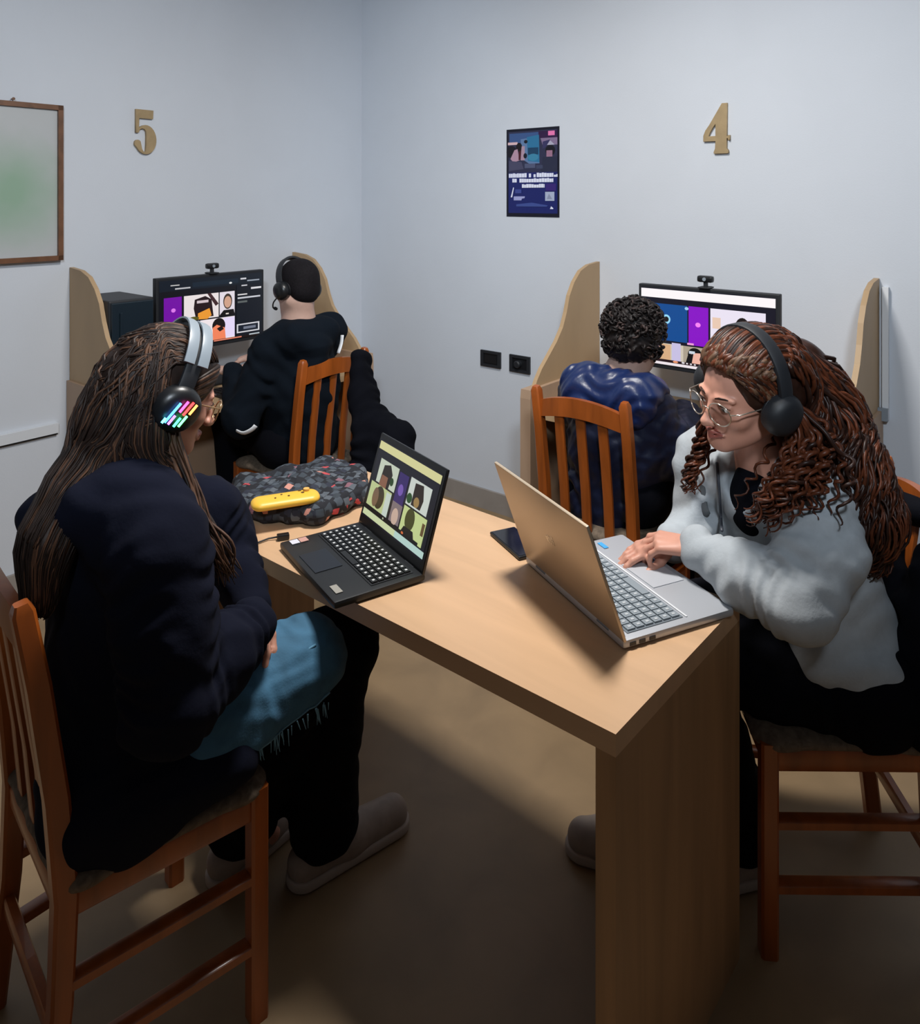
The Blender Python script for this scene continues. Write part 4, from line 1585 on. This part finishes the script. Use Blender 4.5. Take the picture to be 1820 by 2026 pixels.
S.build('hooded_jacket', M_NAVYK, pA, noise=(.0035, 26))
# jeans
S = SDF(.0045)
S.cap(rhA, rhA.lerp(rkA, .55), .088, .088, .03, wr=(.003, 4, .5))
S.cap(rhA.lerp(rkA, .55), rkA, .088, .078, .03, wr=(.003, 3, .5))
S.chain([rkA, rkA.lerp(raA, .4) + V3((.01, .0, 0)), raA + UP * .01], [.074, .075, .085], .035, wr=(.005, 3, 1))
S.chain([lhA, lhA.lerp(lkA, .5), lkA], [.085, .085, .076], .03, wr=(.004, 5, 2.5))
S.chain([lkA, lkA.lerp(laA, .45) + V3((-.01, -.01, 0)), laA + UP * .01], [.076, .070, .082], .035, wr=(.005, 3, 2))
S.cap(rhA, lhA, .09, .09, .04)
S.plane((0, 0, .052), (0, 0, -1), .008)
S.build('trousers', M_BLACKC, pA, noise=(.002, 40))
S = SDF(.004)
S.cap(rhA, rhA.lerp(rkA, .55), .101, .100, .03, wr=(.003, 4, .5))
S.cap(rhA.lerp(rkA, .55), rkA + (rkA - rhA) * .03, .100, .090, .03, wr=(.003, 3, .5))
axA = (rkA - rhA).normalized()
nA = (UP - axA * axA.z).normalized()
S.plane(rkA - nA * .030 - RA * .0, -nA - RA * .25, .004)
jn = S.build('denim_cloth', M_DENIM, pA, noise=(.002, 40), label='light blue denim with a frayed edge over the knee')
mb = MB()
rg = random.Random(2)
for i in range(60):
    u = rg.uniform(.15, 1.02)
    p = rhA.lerp(rkA, u) + RA * .092 - nA * .052
    p += UP * rg.uniform(-.004, .004)
    mb.tube([p + nA * .006, p - nA * rg.uniform(.008, .03) + axA * rg.uniform(-.006, .004)], [.0014, .0005], 4)
mb.tube(project(S, [rhA.lerp(rkA, u) + RA * .092 - nA * .052 for u in [.1 + .05 * i for i in range(20)]], .001), .0022, 5)
mb.build('frayed_edge', mat('denim_fray', (.16, .34, .47), .8), jn)
mb = MB()
pts = [rhA.lerp(rkA, u) + (RA * .069 + UP * .071) * (1 - .10 * u) for u in [.45, .55, .65, .75, .85, .95, 1.0]]
mb.tube(pts, .0026, 6)
mb.build('side_seam', mat('denim_seam', (.10, .26, .40), .8), jn, smooth=True)
shoe(pA, (raA.x, raA.y, 0), (raA.x + .11, raA.y + .15, 0))
shoe(pA, (laA.x, laA.y, 0), (laA.x + .175, laA.y + .135, 0))
# hair: a soft base mass then strands
S = SDF(.004)
LM = lambda *v: MA @ V3(v)
S.ell(LM(0, -.018, .034), (.086, .106, .094), MA, .02)
S.cap(LM(0, -.07, .0), LM(0, -.075, -.07), .070, .072, .04)
S.cap(LM(.055, -.03, -.02), LM(.045, -.035, -.12), .040, .045, .03)
S.cap(LM(-.055, -.03, -.02), LM(-.045, -.035, -.12), .040, .045, .03)
S.ell(LM(0, .095, -.030), (.068, .060, .088), MA, .015, 's')
mass = [P(258, 800, 1.47), P(205, 900, 1.43), P(140, 985, 1.36), P(90, 1080, 1.31), P(78, 1180, 1.28)]
S.chain(mass, [.06, .058, .05, .045, .034], .05, flat=(tuple(FA), 1.3))
S.chain([LM(.050, -.02, -.08), P(318, 930, 1.43), P(325, 975, 1.41)], [.042, .042, .030], .04)
S.build('hair', [M_HAIRA], pA)
SHA = S
mb = MB()
rg = random.Random(11)
for i in range(900):                      # over the skull, flowing back and down
    a = rg.uniform(-1.15, 1.3)
    b0 = rg.uniform(.50, .75) + .25 * abs(a)
    g_ = []
    for j in range(5):
        b = b0 + (1.95 + .35 * abs(a) - b0) * j / 4
        g_.append(LM(.091 * math.sin(a * (1 - .1 * j / 4)), -.018 + .111 * math.cos(a) * math.cos(b), .034 + .099 * (math.cos(a) * .85 + .15) * math.sin(b) ))
    u = rg.random()
    th = rg.uniform(0, 6.283)
    off = (RA * math.cos(th) + (UP * .5 - FA * .6) * math.sin(th)) * rg.uniform(.75, 1.05)
    lat = RA * (a * .010)
    if a < .55 or rg.random() < .5:
        g_ += [mass[0] + lat + off * .060, mass[1] + lat + off * .058, mass[2] + lat + off * .050, mass[3] + lat + off * .046]
        if rg.random() < .7:
            g_ += [mass[4] + lat + off * .036 - UP * rg.uniform(0, .05)]
    else:
        g_ += [LM(.075, -.03, -.08) + off * .03, P(318, 930, 1.43) + off * .043, P(325, 985, 1.41) + off * .03]
    mi = 1 if rg.random() < .28 else 0
    lock(mb, g_, 34, rg.uniform(.0020, .0042), rg.uniform(.0005, .003), rg.uniform(1, 3), rg.uniform(0, 6), mi, 5, flat=.8, on=(SHA, rg.uniform(-.002, .003)))
for i in range(90):                       # from the temple back under the headset
    s0 = 1 if rg.random() < .8 else -1
    q = rg.uniform(0, 1)
    g_ = [LM(s0 * (.030 + .045 * q), .082 - .035 * q, .090 - .075 * q), LM(s0 * (.062 + .025 * q), .050 - .03 * q, .070 - .070 * q), LM(s0 * .088, .0, .030 - .05 * q), LM(s0 * .085, -.045, -.01 - .05 * q)]
    lock(mb, g_, 22, rg.uniform(.003, .005), .001, 1, rg.uniform(0, 6), 1 if rg.random() < .5 else 0, 5, on=(SHA, rg.uniform(-.001, .003)))
for i in range(46):                       # lock falling in front of the chest
    o1 = V3((rg.uniform(-.014, .014), rg.uniform(-.014, .014), 0))
    g_ = [LM(.07 + rg.uniform(-.01, .01), .018 + rg.uniform(-.012, .01), .02), LM(.082, .005, -.06) + o1, P(372, 965, 1.40) + o1, P(395, 1030, 1.38) + o1 * 1.3,
          P(428 + rg.uniform(-14, 14), 1085, 1.37) + o1 * 1.3, P(452 + rg.uniform(-18, 18), 1140 + rg.uniform(-20, 20), 1.38) + o1]
    lock(mb, g_, 26, rg.uniform(.002, .004), .004, 2, rg.uniform(0, 6), 1 if rg.random() < .8 else 0, 5)
mb.build('hair_strands', [M_HAIRA, M_HAIRA2], pA, smooth=True)
hsA = headset(MA, 'black and grey headset with rainbow lit ear cup on the left person', 1.0, .128, .046, grey=True, tilt=-.05, wd=.100)
cup = [c for c in hsA.children if c.get('side') == 1][0]
axc = (MA.to_3x3() @ V3((1, 0, -.12))).normalized()
cc = MA @ V3((.090, -.004, -.012)) + axc * .030
uu = (MA.to_3x3() @ V3((0, 1, 0)))
vv = axc.cross(uu).normalized()
if vv.z < 0:
    vv = -vv
ecol = [((.05, .35, 1), -.016, -.020, .020), ((.4, .1, 1), -.008, -.022, -.004), ((1, .05, .45), -.006, .004, .026), ((1, .03, .03), .004, .000, .027), ((1, .25, .05), .013, .004, .024),
        ((.05, 1, .35), .004, -.024, -.006), ((.1, 1, .2), .012, -.022, .0), ((.1, .8, 1), -.020, -.022, -.012)]
mb = MB()
for i, (c, y, z0, z1) in enumerate(ecol):
    p0 = cc + uu * (y + z0 * .35) + vv * z0 + axc * .0102
    p1 = cc + uu * (y + z1 * .35) + vv * z1 + axc * .0092
    mb.tube([p0, p1], .0024, 8, mi=i)
mb.build('light_strip', [mat('led_%d' % i, (.0, .0, .0), .4, emit=c[0], es=6.0) for i, c in enumerate(ecol)], cup, label='rainbow light strips')
glasses(MA, 'thin gold-rimmed eyeglasses on the left person with the lit headset', M_GOLD, 1.0)

# ------------------------------------------------------------------ person D: grey hoodie, curly auburn hair, right foreground
HD = V3((.607, 1.60, 1.188))
MD = headM(HD, (-.92, -.38, -.20), roll=math.radians(-8))
pD = thing('person', 'curly auburn-haired person in light grey hoodie leaning over the silver-gold laptop', 'person', (.82, 1.75, 0))
lsD, rsD = V3((.765, 1.60, .965)), V3((.605, 1.835, .960))
neckD = V3((.695, 1.70, 1.02))
leD, lwD = V3((.665, 1.475, .800)), V3((.522, 1.655, .828))
reD, rwD = V3((.565, 1.80, .790)), V3((.490, 1.735, .800))
hipD = V3((.90, 1.75, .53))
FD = V3((-.83, -.55, 0)).normalized()
LDv = V3((.55, -.83, 0)).normalized()
lhD, rhD = V3((.87, 1.645, .53)), V3((.87, 1.84, .53))
lkD, rkD = V3((.545, 1.735, .545)), V3((.46, 1.90, .545))
laD, raD = V3((.655, 1.76, .11)), V3((.415, 1.79, .11))
S = SDF(.0028)
add_head(S, MD, neckD, 1.0, .046)
S.cap(neckD, hipD + V3((-.08, -.03, .28)), .06, .09, .05)
S.cap(hipD + V3((-.08, -.03, .28)), hipD, .09, .10, .05)
S.cap(rsD, lsD, .04, .04, .04)
S.cap(lsD, leD, .038, .03, .02)
S.cap(leD, lwD, .03, .023, .015)
S.cap(rsD, reD, .038, .03, .02)
S.cap(reD, rwD, .03, .023, .015)
hand(S, lwD, V3((-.82, .42, -.05)), V3((0, -.25, 1)), V3((.5, .8, 0)), (.42, .62, .45), spread=.12, thumb=.5, sc=.93)
hand(S, rwD, V3((-.9, -.15, -.10)), V3((0, 0, 1)), V3((.2, -1, 0)), (.25, .3, .3), sc=.90)
for a, b, c in ((lhD, lkD, laD), (rhD, rkD, raD)):
    S.cap(a, b, .07, .045, .03)
    S.cap(b, c, .045, .03, .02)
    S.cap(c, c + V3((-.06, 0, -.06)), .03, .025, .02)
S.build('body', [M_SKIN, M_LIP], pD, paint=face_paint(MD))
eyes(MD, pD)
# hoodie
S = SDF(.004)
midD = V3((.78, 1.72, .80))
lowD = V3((.855, 1.74, .60))
S.chain([neckD - UP * .09, midD, lowD], [.105, .145, .160], .07, flat=(tuple(FD), 1.15))
S.cap(lsD, rsD, .070, .070, .06)
S.chain([lsD, lsD.lerp(leD, .5) + V3((.02, -.01, 0)), leD], [.078, .078, .070], .045, wr=(.007, 3, .4))
S.chain([leD, leD.lerp(lwD, .5), lwD.lerp(leD, .05)], [.068, .060, .044], .035, wr=(.006, 3, 2.4))
S.chain([rsD, reD], [.070, .060], .04, wr=(.006, 3, 1))
S.chain([reD, rwD.lerp(reD, .1)], [.058, .042], .03)
# hem spreading over the back of the seat
S.cap(lowD + V3((.0, -.07, -.05)), lowD + V3((.03, .10, -.05)), .100, .10, .05)
S.cap(V3((.78, 1.62, .615)), V3((.885, 1.595, .578)), .060, .056, .05)
S.plane(V3((.88, 1.6, .500)), V3((-.30, -.05, -1)), .01)
# neck opening
S.ell(neckD + FD * .055 - UP * .02, (.050, .050, .110), None, .02, 's')
S.cap(neckD + LDv * .055 - UP * .0, neckD - FD * .065 + UP * .01, .030, .034, .03)
S.cap(neckD - LDv * .055, neckD - FD * .065 + UP * .01, .030, .034, .03)
hd = S.build('hooded_sweatshirt', M_GREYC, pD, noise=(.004, 24))
mb = MB()
zz = [surf(S, x, y, 1.3, .005) for x, y in ((1418, 915), (1421, 950), (1424, 990), (1426, 1025), (1428, 1050))]
mb.tube(catmull(zz, 14), .0035, 6)
mb.build('zip', mat('zip_dark', (.05, .055, .07), .4), hd, smooth=True)
mb = MB()
zz = [surf(S, x, y, 1.3, .001) for x, y in ((1389, 940), (1388, 970), (1390, 1000), (1398, 1022))]
mb.tube(catmull(zz, 10), [.004] + [.013] * 9 + [.004], 8, flat=.2)
mb.build('chest_patch', mat('patch_grey', (.10, .11, .12), .8), hd, smooth=True, label='dark grey patch on the chest')
# inner dark top at the open neck
S = SDF(.004)
S.cap(neckD + FD * .01 - UP * .03, neckD + FD * .025 - UP * .12, .054, .060, .03)
S.cap(neckD + FD * .025 - UP * .10, midD + FD * .03, .060, .06, .03)
S.build('dark_top', M_BLACKC, pD)
# trousers
S = SDF(.006)
for a, b, c in ((lhD, lkD, laD), (rhD, rkD, raD)):
    S.chain([a, a.lerp(b, .5), b], [.110, .098, .078], .04, wr=(.004, 3, 1))
    S.chain([b, b.lerp(c, .5), c + UP * .02], [.075, .07, .08], .03, wr=(.004, 3, 2))
S.cap(lhD + V3((.03, 0, 0)), rhD + V3((.03, 0, 0)), .115, .115, .05)
S.plane((0, 0, .06), (0, 0, -1), .008)
S.plane((0, 0, .458), (0, 0, -1), .008) if False else None
S.build('trousers', M_BLACKC, pD, noise=(.002, 30))
shoe(pD, (laD.x, laD.y, 0), (laD.x - .17, laD.y - .04, 0))
shoe(pD, (raD.x, raD.y, 0), (raD.x - .14, raD.y + .05, 0))
# hair
LM = lambda *v: MD @ V3(v)
S = SDF(.004)
S.ell(LM(0, -.022, .038), (.090, .106, .094), MD, .02)
S.ell(LM(0, -.075, .0), (.085, .06, .08), MD, .04)
S.ell(LM(0, .100, -.020), (.085, .067, .107), MD, .012, 's')
mD = [P(1575, 730, 1.70), P(1620, 830, 1.67), P(1660, 930, 1.62), P(1700, 1020, 1.60), P(1712, 1100, 1.62)]
S.chain(mD, [.070, .070, .070, .062, .035], .05)
S.build('hair', [M_HAIRD2], pD, noise=(.002, 60))
SHD = S
mb = MB()
rg = random.Random(5)
wd_ = [.06, .070, .072, .066, .045]
for i in range(360):
    a = rg.uniform(-1.25, 1.25)
    b0 = rg.uniform(.55, .85) + .2 * abs(a)
    g_ = []
    for j in range(4):
        b = b0 + (2.6 - b0) * j / 3
        g_.append(LM(.093 * math.sin(a), -.022 + .110 * math.cos(a) * math.cos(b), .038 + .098 * (math.cos(a) * .8 + .2) * math.sin(b)))
    th = rg.uniform(0, 6.283)
    q = rg.uniform(.7, 1.1)
    x, y, z = math.cos(th) * q, math.sin(th) * q, .35 * math.cos(th) * q
    last = 4 if rg.random() < .75 else 3
    for j in range(1, last + 1):
        g_.append(mD[j] + V3((x, y, z)) * wd_[j] + (V3((0, 0, -rg.uniform(0, .05))) if j == last else V3((0, 0, 0))))
    mi = 0 if rg.random() < .55 else 1
    lock(mb, g_, 74, rg.uniform(.0036, .0062), rg.uniform(.008, .017), rg.uniform(6, 10), rg.uniform(0, 6), mi, 5, start=.28, on=(SHD, rg.uniform(-.004, .008)))
for i in range(170):                      # crown locks, lighter, swept back from the forehead
    a = rg.uniform(-1.45, 1.4)
    g_ = []
    b0 = .34 + .08 * abs(a)
    for j in range(5):
        b = b0 + 1.15 * j / 4
        g_.append(LM(.095 * math.sin(a + .06 * math.sin(j * 2 + i)), -.022 + .112 * math.cos(a) * math.cos(b), .040 + .099 * (math.cos(a) * .8 + .2) * math.sin(b)))
    lock(mb, g_, 22, rg.uniform(.004, .0075), .003, rg.uniform(1, 3), rg.uniform(0, 6), rg.choice((2, 2, 0)), 5, on=(SHD, rg.uniform(0, .004)))
for i in range(170):
    s0 = -1 if rg.random() < .8 else 1
    q = rg.uniform(0, 1)
    g_ = [LM(s0 * (.020 + .055 * q), .084 - .045 * q, .096 - .060 * q), LM(s0 * (.055 + .03 * q), .050 - .03 * q, .085 - .070 * q), LM(s0 * .090, .0, .050 - .06 * q), LM(s0 * .088, -.045, -.01 - .05 * q)]
    lock(mb, g_, 26, rg.uniform(.003, .0055), rg.uniform(.001, .004), rg.uniform(2, 4), rg.uniform(0, 6), rg.choice((2, 0, 0, 1)), 5, on=(SHD, rg.uniform(-.001, .003)))
for grp, cnt, cr_, sp in (([LM(-.085, -.05, -.02), P(1592, 870, 1.56), P(1575, 925, 1.52), P(1540, 975, 1.50), P(1508, 1022, 1.53)], 60, .010, .020),
                          ([LM(-.080, -.06, -.02), P(1612, 870, 1.56), P(1610, 930, 1.53), P(1590, 990, 1.52)], 40, .010, .026),
                          ([LM(.078, -.005, -.01), P(1398, 850, 1.70), P(1390, 890, 1.70), P(1372, 930, 1.70), P(1366, 970, 1.70)], 22, .010, .012)):
    for i in range(cnt):
        o1 = V3((rg.gauss(0, sp), rg.gauss(0, sp), rg.gauss(0, sp * .6)))
        g_ = [grp[0] + o1 * .2] + [q + o1 for q in grp[1:]]
        lock(mb, g_, 44, rg.uniform(.0036, .0060), rg.uniform(.5, 1) * cr_, rg.uniform(4, 7), rg.uniform(0, 6), 0 if rg.random() < .8 else 1, 5, start=.1)
mb.build('curly_hair_locks', [M_HAIRD, M_HAIRD2, M_HAIRD3], pD, smooth=True)
hsD = headset(MD, 'black headset worn over the curly auburn hair', 1.0, .134, .045, tilt=.10, wd=.106)
for c_ in hsD.children:
    if c_.name.startswith('ear_cup'):
        c_.data.materials[0] = M_BLACKM
glasses(MD, 'large round rimmed eyeglasses on the curly auburn-haired person', mat('wire_steel_gold', (.75, .66, .55), .2, metal=.9), 1.0, .026, .024)

# ------------------------------------------------------------------ person B: short dark hair, black hooded top, left carrel
HB = V3((-.695, 3.19, 1.222))
RBv = DL.copy()
MBm = headM(HB, (-.80, .60, -.18), roll=math.radians(4))
pB = thing('person', 'short-haired person in black hooded top seen from behind at the left carrel', 'person', (-.70, 3.30, 0))
neckB = V3((-.69, 3.20, 1.05))
lsB, rsB = V3((-.795, 3.12, .965)), V3((-.60, 3.38, 1.0))
leB, lwB = V3((-.895, 3.06, .70)), V3((-.975, 3.22, .85))
reB, rwB = V3((-.70, 3.52, .78)), V3((-.915, 3.42, .890))
hipB = V3((-.70, 3.28, .55))
lhB, rhB = hipB - RBv * .09, hipB + RBv * .09
lkB, rkB = lhB + DR * .40 + UP * .02, rhB + DR * .40 + UP * .02
laB, raB = lkB - UP * .46 - DR * .04, rkB - UP * .46 - DR * .04
S = SDF(.005)
add_head(S, MBm, neckB, 1.0, .055)
S.cap(neckB, hipB + UP * .3, .07, .12, .05)
S.cap(hipB + UP * .3, hipB, .12, .12, .05)
S.cap(rsB, lsB, .05, .05, .04)
for a, b, c in ((lsB, leB, lwB), (rsB, reB, rwB)):
    S.cap(a, b, .042, .034, .02)
    S.cap(b, c, .034, .026, .015)
hand(S, lwB, V3((-.75, .5, .05)), UP, DL * 1.0, (.2, .3, .3), k=.012)
hand(S, rwB, V3((-.9, -.1, -.25)), UP, -DL, (.3, .4, .4), spread=.12, k=.012)
for a, b, c in ((lhB, lkB, laB), (rhB, rkB, raB)):
    S.cap(a, b, .07, .05, .03)
    S.cap(b, c, .05, .035, .02)
    S.cap(c, c + DR * .08 - UP * .04, .035, .028, .02)
S.build('body', [M_SKIN2], pB)
S = SDF(.005)
LM = lambda *v: MBm @ V3(v)
S.ell(LM(0, -.016, .036), (.078, .099, .086), MBm, .02)
S.ell(LM(0, -.050, -.020), (.066, .055, .058), MBm, .03)
S.ell(LM(0, .105, -.02), (.08, .07, .085), MBm, .01, 's')
S.build('short_hair', mat('short_dark_hair', (.0065, .005, .007), .8, spec=.2, noise=((160, 160, 160), .6, 3), bump=(400, .6, .003)), pB)
S = SDF(.006)
S.chain([neckB - UP * .08, neckB.lerp(hipB, .5), hipB], [.13, .165, .165], .07, flat=(tuple(DR), 1.1))
S.cap(lsB + UP * .0, rsB, .070, .076, .07)
S.chain([lsB, leB], [.070, .070], .04, wr=(.007, 3, 1))
S.chain([leB, lwB], [.075, .045], .03, wr=(.006, 3, 1))
S.chain([rsB, reB], [.08, .07], .04, wr=(.006, 3, 1))
S.chain([reB, rwB], [.07, .045], .03, wr=(.006, 3, 1))
S.cap(neckB - DR * .07 - DL * .08 - UP * .02, neckB - DR * .07 + DL * .09 - UP * .02, .060, .062, .05)
S.cap(neckB - DR * .09 - UP * .08, neckB - DR * .10 - UP * .12, .075, .05, .04)
S.cap(neckB - UP * .02 - DL * .06, neckB - UP * .02 + DL * .06, .060, .060, .03)
hb = S.build('hooded_top', mat('black_sweatshirt', (.004, .007, .012), .95, spec=0.12, bump=(90, .25, .003)), pB, noise=(.004, 24))
mb = MB()
a, b = P(676, 664, 3.10), P(669, 698, 3.06)
mb.tube(catmull([P(677, 663, 3.215), P(675, 680, 3.205), P(669, 699, 3.19)], 6), .011, 8, flat=.35)
mb.build('white_flash', M_WHITE, hb, smooth=True, label='white strip on the hood')
mb = MB()
mb.tube(catmull([P(468, 852, 2.985), P(482, 857, 2.98), P(498, 850, 2.98), P(506, 842, 2.985)], 8), .012, 8, flat=.35)
mb.build('white_cuff_stripe', M_WHITE, hb, smooth=True, label='white stripe on the elbow')
S = SDF(.007)
for a, b, c in ((lhB, lkB, laB), (rhB, rkB, raB)):
    S.chain([a, b], [.095, .075], .04)
    S.chain([b, c + UP * .02], [.075, .065], .03)
S.cap(lhB, rhB, .11, .11, .05)
S.plane((0, 0, .06), (0, 0, -1), .008)
S.build('trousers', M_BLACKC, pB)
for c in (laB, raB):
    q = c + DR * .16
    shoe(pB, (c.x, c.y, 0), (q.x, q.y, 0))
headset(MBm, 'black headset on the short-haired person at the left carrel', 1.0, .124, .040, mic=-1, tilt=-.25, wd=.092)

# coat hung over the right post of that chair
S = SDF(.006)
ct = [P(718, 712, 3.17), P(722, 790, 3.12), P(735, 850, 3.08), P(725, 930, 3.05)]
S.chain(ct, [.040, .060, .080, .085], .05, flat=(tuple(DR), 1.5), wr=(.008, 3, 1))
S.chain([P(748, 845, 3.10), P(780, 868, 3.05), P(775, 930, 3.02)], [.065, .072, .075], .05, wr=(.006, 2, 2))
S.chain([P(706, 706, 3.13), P(712, 800, 3.10)], [.030, .045], .04)
S.build('coat', M_BLACKC, None, noise=(.005, 22))
tag(bpy.data.objects['coat'], 'bulky black coat hanging over the chair post at the left carrel', 'coat')

# ------------------------------------------------------------------ person C: puffer jacket, curly dark hair, right carrel
HC = V3((.625, 2.66, 1.108))
MC = headM(HC, (.62, .76, -.25), roll=math.radians(-6))
pC = thing('person', 'curly dark-haired person in navy puffer jacket seen from behind at the right carrel', 'person', (.53, 2.68, 0))
neckC = V3((.585, 2.66, .97))
RCv = -DR
rsC, lsC = V3((.655, 2.60, .875)), V3((.45, 2.78, .875))
reC, rwC = V3((.76, 2.62, .70)), V3((.86, 2.85, .785))
leC, lwC = V3((.47, 2.93, .70)), V3((.68, 3.0, .785))
hipC = V3((.55, 2.70, .55))
lhC, rhC = hipC - RCv * .09, hipC + RCv * .09
lkC, rkC = lhC + DL * .36, rhC + DL * .36
laC, raC = lkC - UP * .44, rkC - UP * .44
S = SDF(.005)
add_head(S, MC, neckC, 1.0, .052)
S.cap(neckC, hipC, .07, .12, .05)
S.cap(rsC, lsC, .05, .05, .04)
for a, b, c in ((lsC, leC, lwC), (rsC, reC, rwC)):
    S.cap(a, b, .042, .034, .02)
    S.cap(b, c, .034, .026, .015)
hand(S, lwC, DL + V3((.2, -.1, -.2)), UP, -DR, (.25, .3, .3))
hand(S, rwC, DL + V3((-.1, .1, -.2)), UP, DR, (.25, .3, .3))
for a, b, c in ((lhC, lkC, laC), (rhC, rkC, raC)):
    S.cap(a, b, .07, .05, .03)
    S.cap(b, c, .05, .035, .02)
    S.cap(c, c + DL * .08 - UP * .04, .035, .028, .02)
S.build('body', [M_SKIN2], pC)
LM = lambda *v: MC @ V3(v)
S = SDF(.005)
S.ell(LM(0, -.022, .030), (.102, .115, .104), MC, .02)
S.ell(LM(0, -.060, -.035), (.085, .065, .060), MC, .03)
S.ell(LM(0, .115, -.02), (.085, .075, .085), MC, .01, 's')
S.build('hair', [M_HAIRBLK], pC, noise=(.006, 90))
mb = MB()
rg = random.Random(9)
for i in range(420):
    while True:
        v = V3((rg.gauss(0, 1), rg.gauss(0, 1), rg.gauss(0, 1))).normalized()
        if v.y < .55 or v.z > .3:
            break
    c = V3((v.x * .104, -.022 + v.y * .117, .028 + v.z * .106 - (.02 if v.z < -.3 else 0)))
    if v.z < -.75:
        continue
    t1 = v.orthogonal().normalized()
    t1 = (Matrix.Rotation(rg.uniform(0, 6.28), 3, v) @ t1)
    ll = rg.uniform(.025, .05)
    g_ = [LM(*(c - t1 * ll * .5 - v * .004)), LM(*(c + v * .006)), LM(*(c + t1 * ll * .5 - v * .002))]
    lock(mb, g_, 16, rg.uniform(.003, .0055), rg.uniform(.004, .008), rg.uniform(1, 2), rg.uniform(0, 6), 1 if rg.random() < .2 else 0, 5)
mb.build('curly_hair_locks', [M_HAIRBLK, mat('brown_black_hair', (.04, .026, .024), .5, spec=.3)], pC, smooth=True)
S = SDF(.005)
S.chain([neckC - UP * .08, neckC.lerp(hipC, .5), hipC], [.135, .17, .165], .06, flat=(tuple(DL), 1.1), wr=(.010, 2.2, 0))
S.cap(lsC, rsC, .075, .075, .06)
S.chain([rsC, reC], [.080, .078], .03, wr=(.010, 2.5, 1))
S.chain([reC, rwC], [.085, .055], .03, wr=(.010, 2.5, 1))
S.chain([lsC, leC], [.080, .078], .03, wr=(.010, 2.5, 1))
S.chain([leC, lwC], [.085, .055], .03, wr=(.010, 2.5, 1))
S.build('puffer_jacket', mat('shaded_navy_nylon', (.004, .008, .030), .5, bump=(40, .4, .004)), pC, noise=(.003, 40))  # darker copy of the hood nylon, shade on the jacket body put into the colour
S = SDF(.005)
hc = neckC - DL * .085 - UP * .03
S.cap(hc - RCv * .12 - UP * .005, hc + RCv * .08 - UP * .005, .078, .072, .05)
S.cap(hc - RCv * .10 - UP * .05, hc + RCv * .07 - UP * .045, .085, .075, .05)
S.cap(hc - RCv * .12 + DL * .06, hc - RCv * .10, .050, .065, .04)
S.cap(hc + RCv * .12 + DL * .08, hc + RCv * .10, .045, .06, .04)
S.build('hood', M_PUFF, pC, noise=(.006, 34), label='puffy navy hood lying on the shoulders')
S = SDF(.007)
for a, b, c in ((lhC, lkC, laC), (rhC, rkC, raC)):
    S.chain([a, b], [.095, .075], .04)
    S.chain([b, c + UP * .02], [.075, .065], .03)
S.cap(lhC, rhC, .11, .11, .05)
S.plane((0, 0, .06), (0, 0, -1), .008)
S.build('trousers', M_BLACKC, pC)
for c in (laC, raC):
    q = c + DL * .16
    shoe(pC, (c.x, c.y, 0), (q.x, q.y, 0))

# black coat over the back of the right foreground chair
S = SDF(.006)
bk = V3((1.055, 1.74, 0))
S.cap(bk + V3((.0, -.13, .90)), bk + V3((.02, .08, .86)), .035, .035, .03)
S.cap(bk + V3((-.03, -.13, .80)), bk + V3((-.06, -.15, .50)), .055, .075, .04, wr=(.008, 3, 0))
S.cap(bk + V3((-.03, .06, .78)), bk + V3((-.05, .08, .50)), .050, .070, .04, wr=(.008, 3, 2))
S.cap(bk + V3((-.04, -.04, .70)), bk + V3((-.05, -.04, .50)), .055, .065, .05)
S.build('coat', M_BLACKC, None, noise=(.005, 22))
tag(bpy.data.objects['coat.001'], 'black coat over the chair back behind the curly-haired person in grey', 'coat')
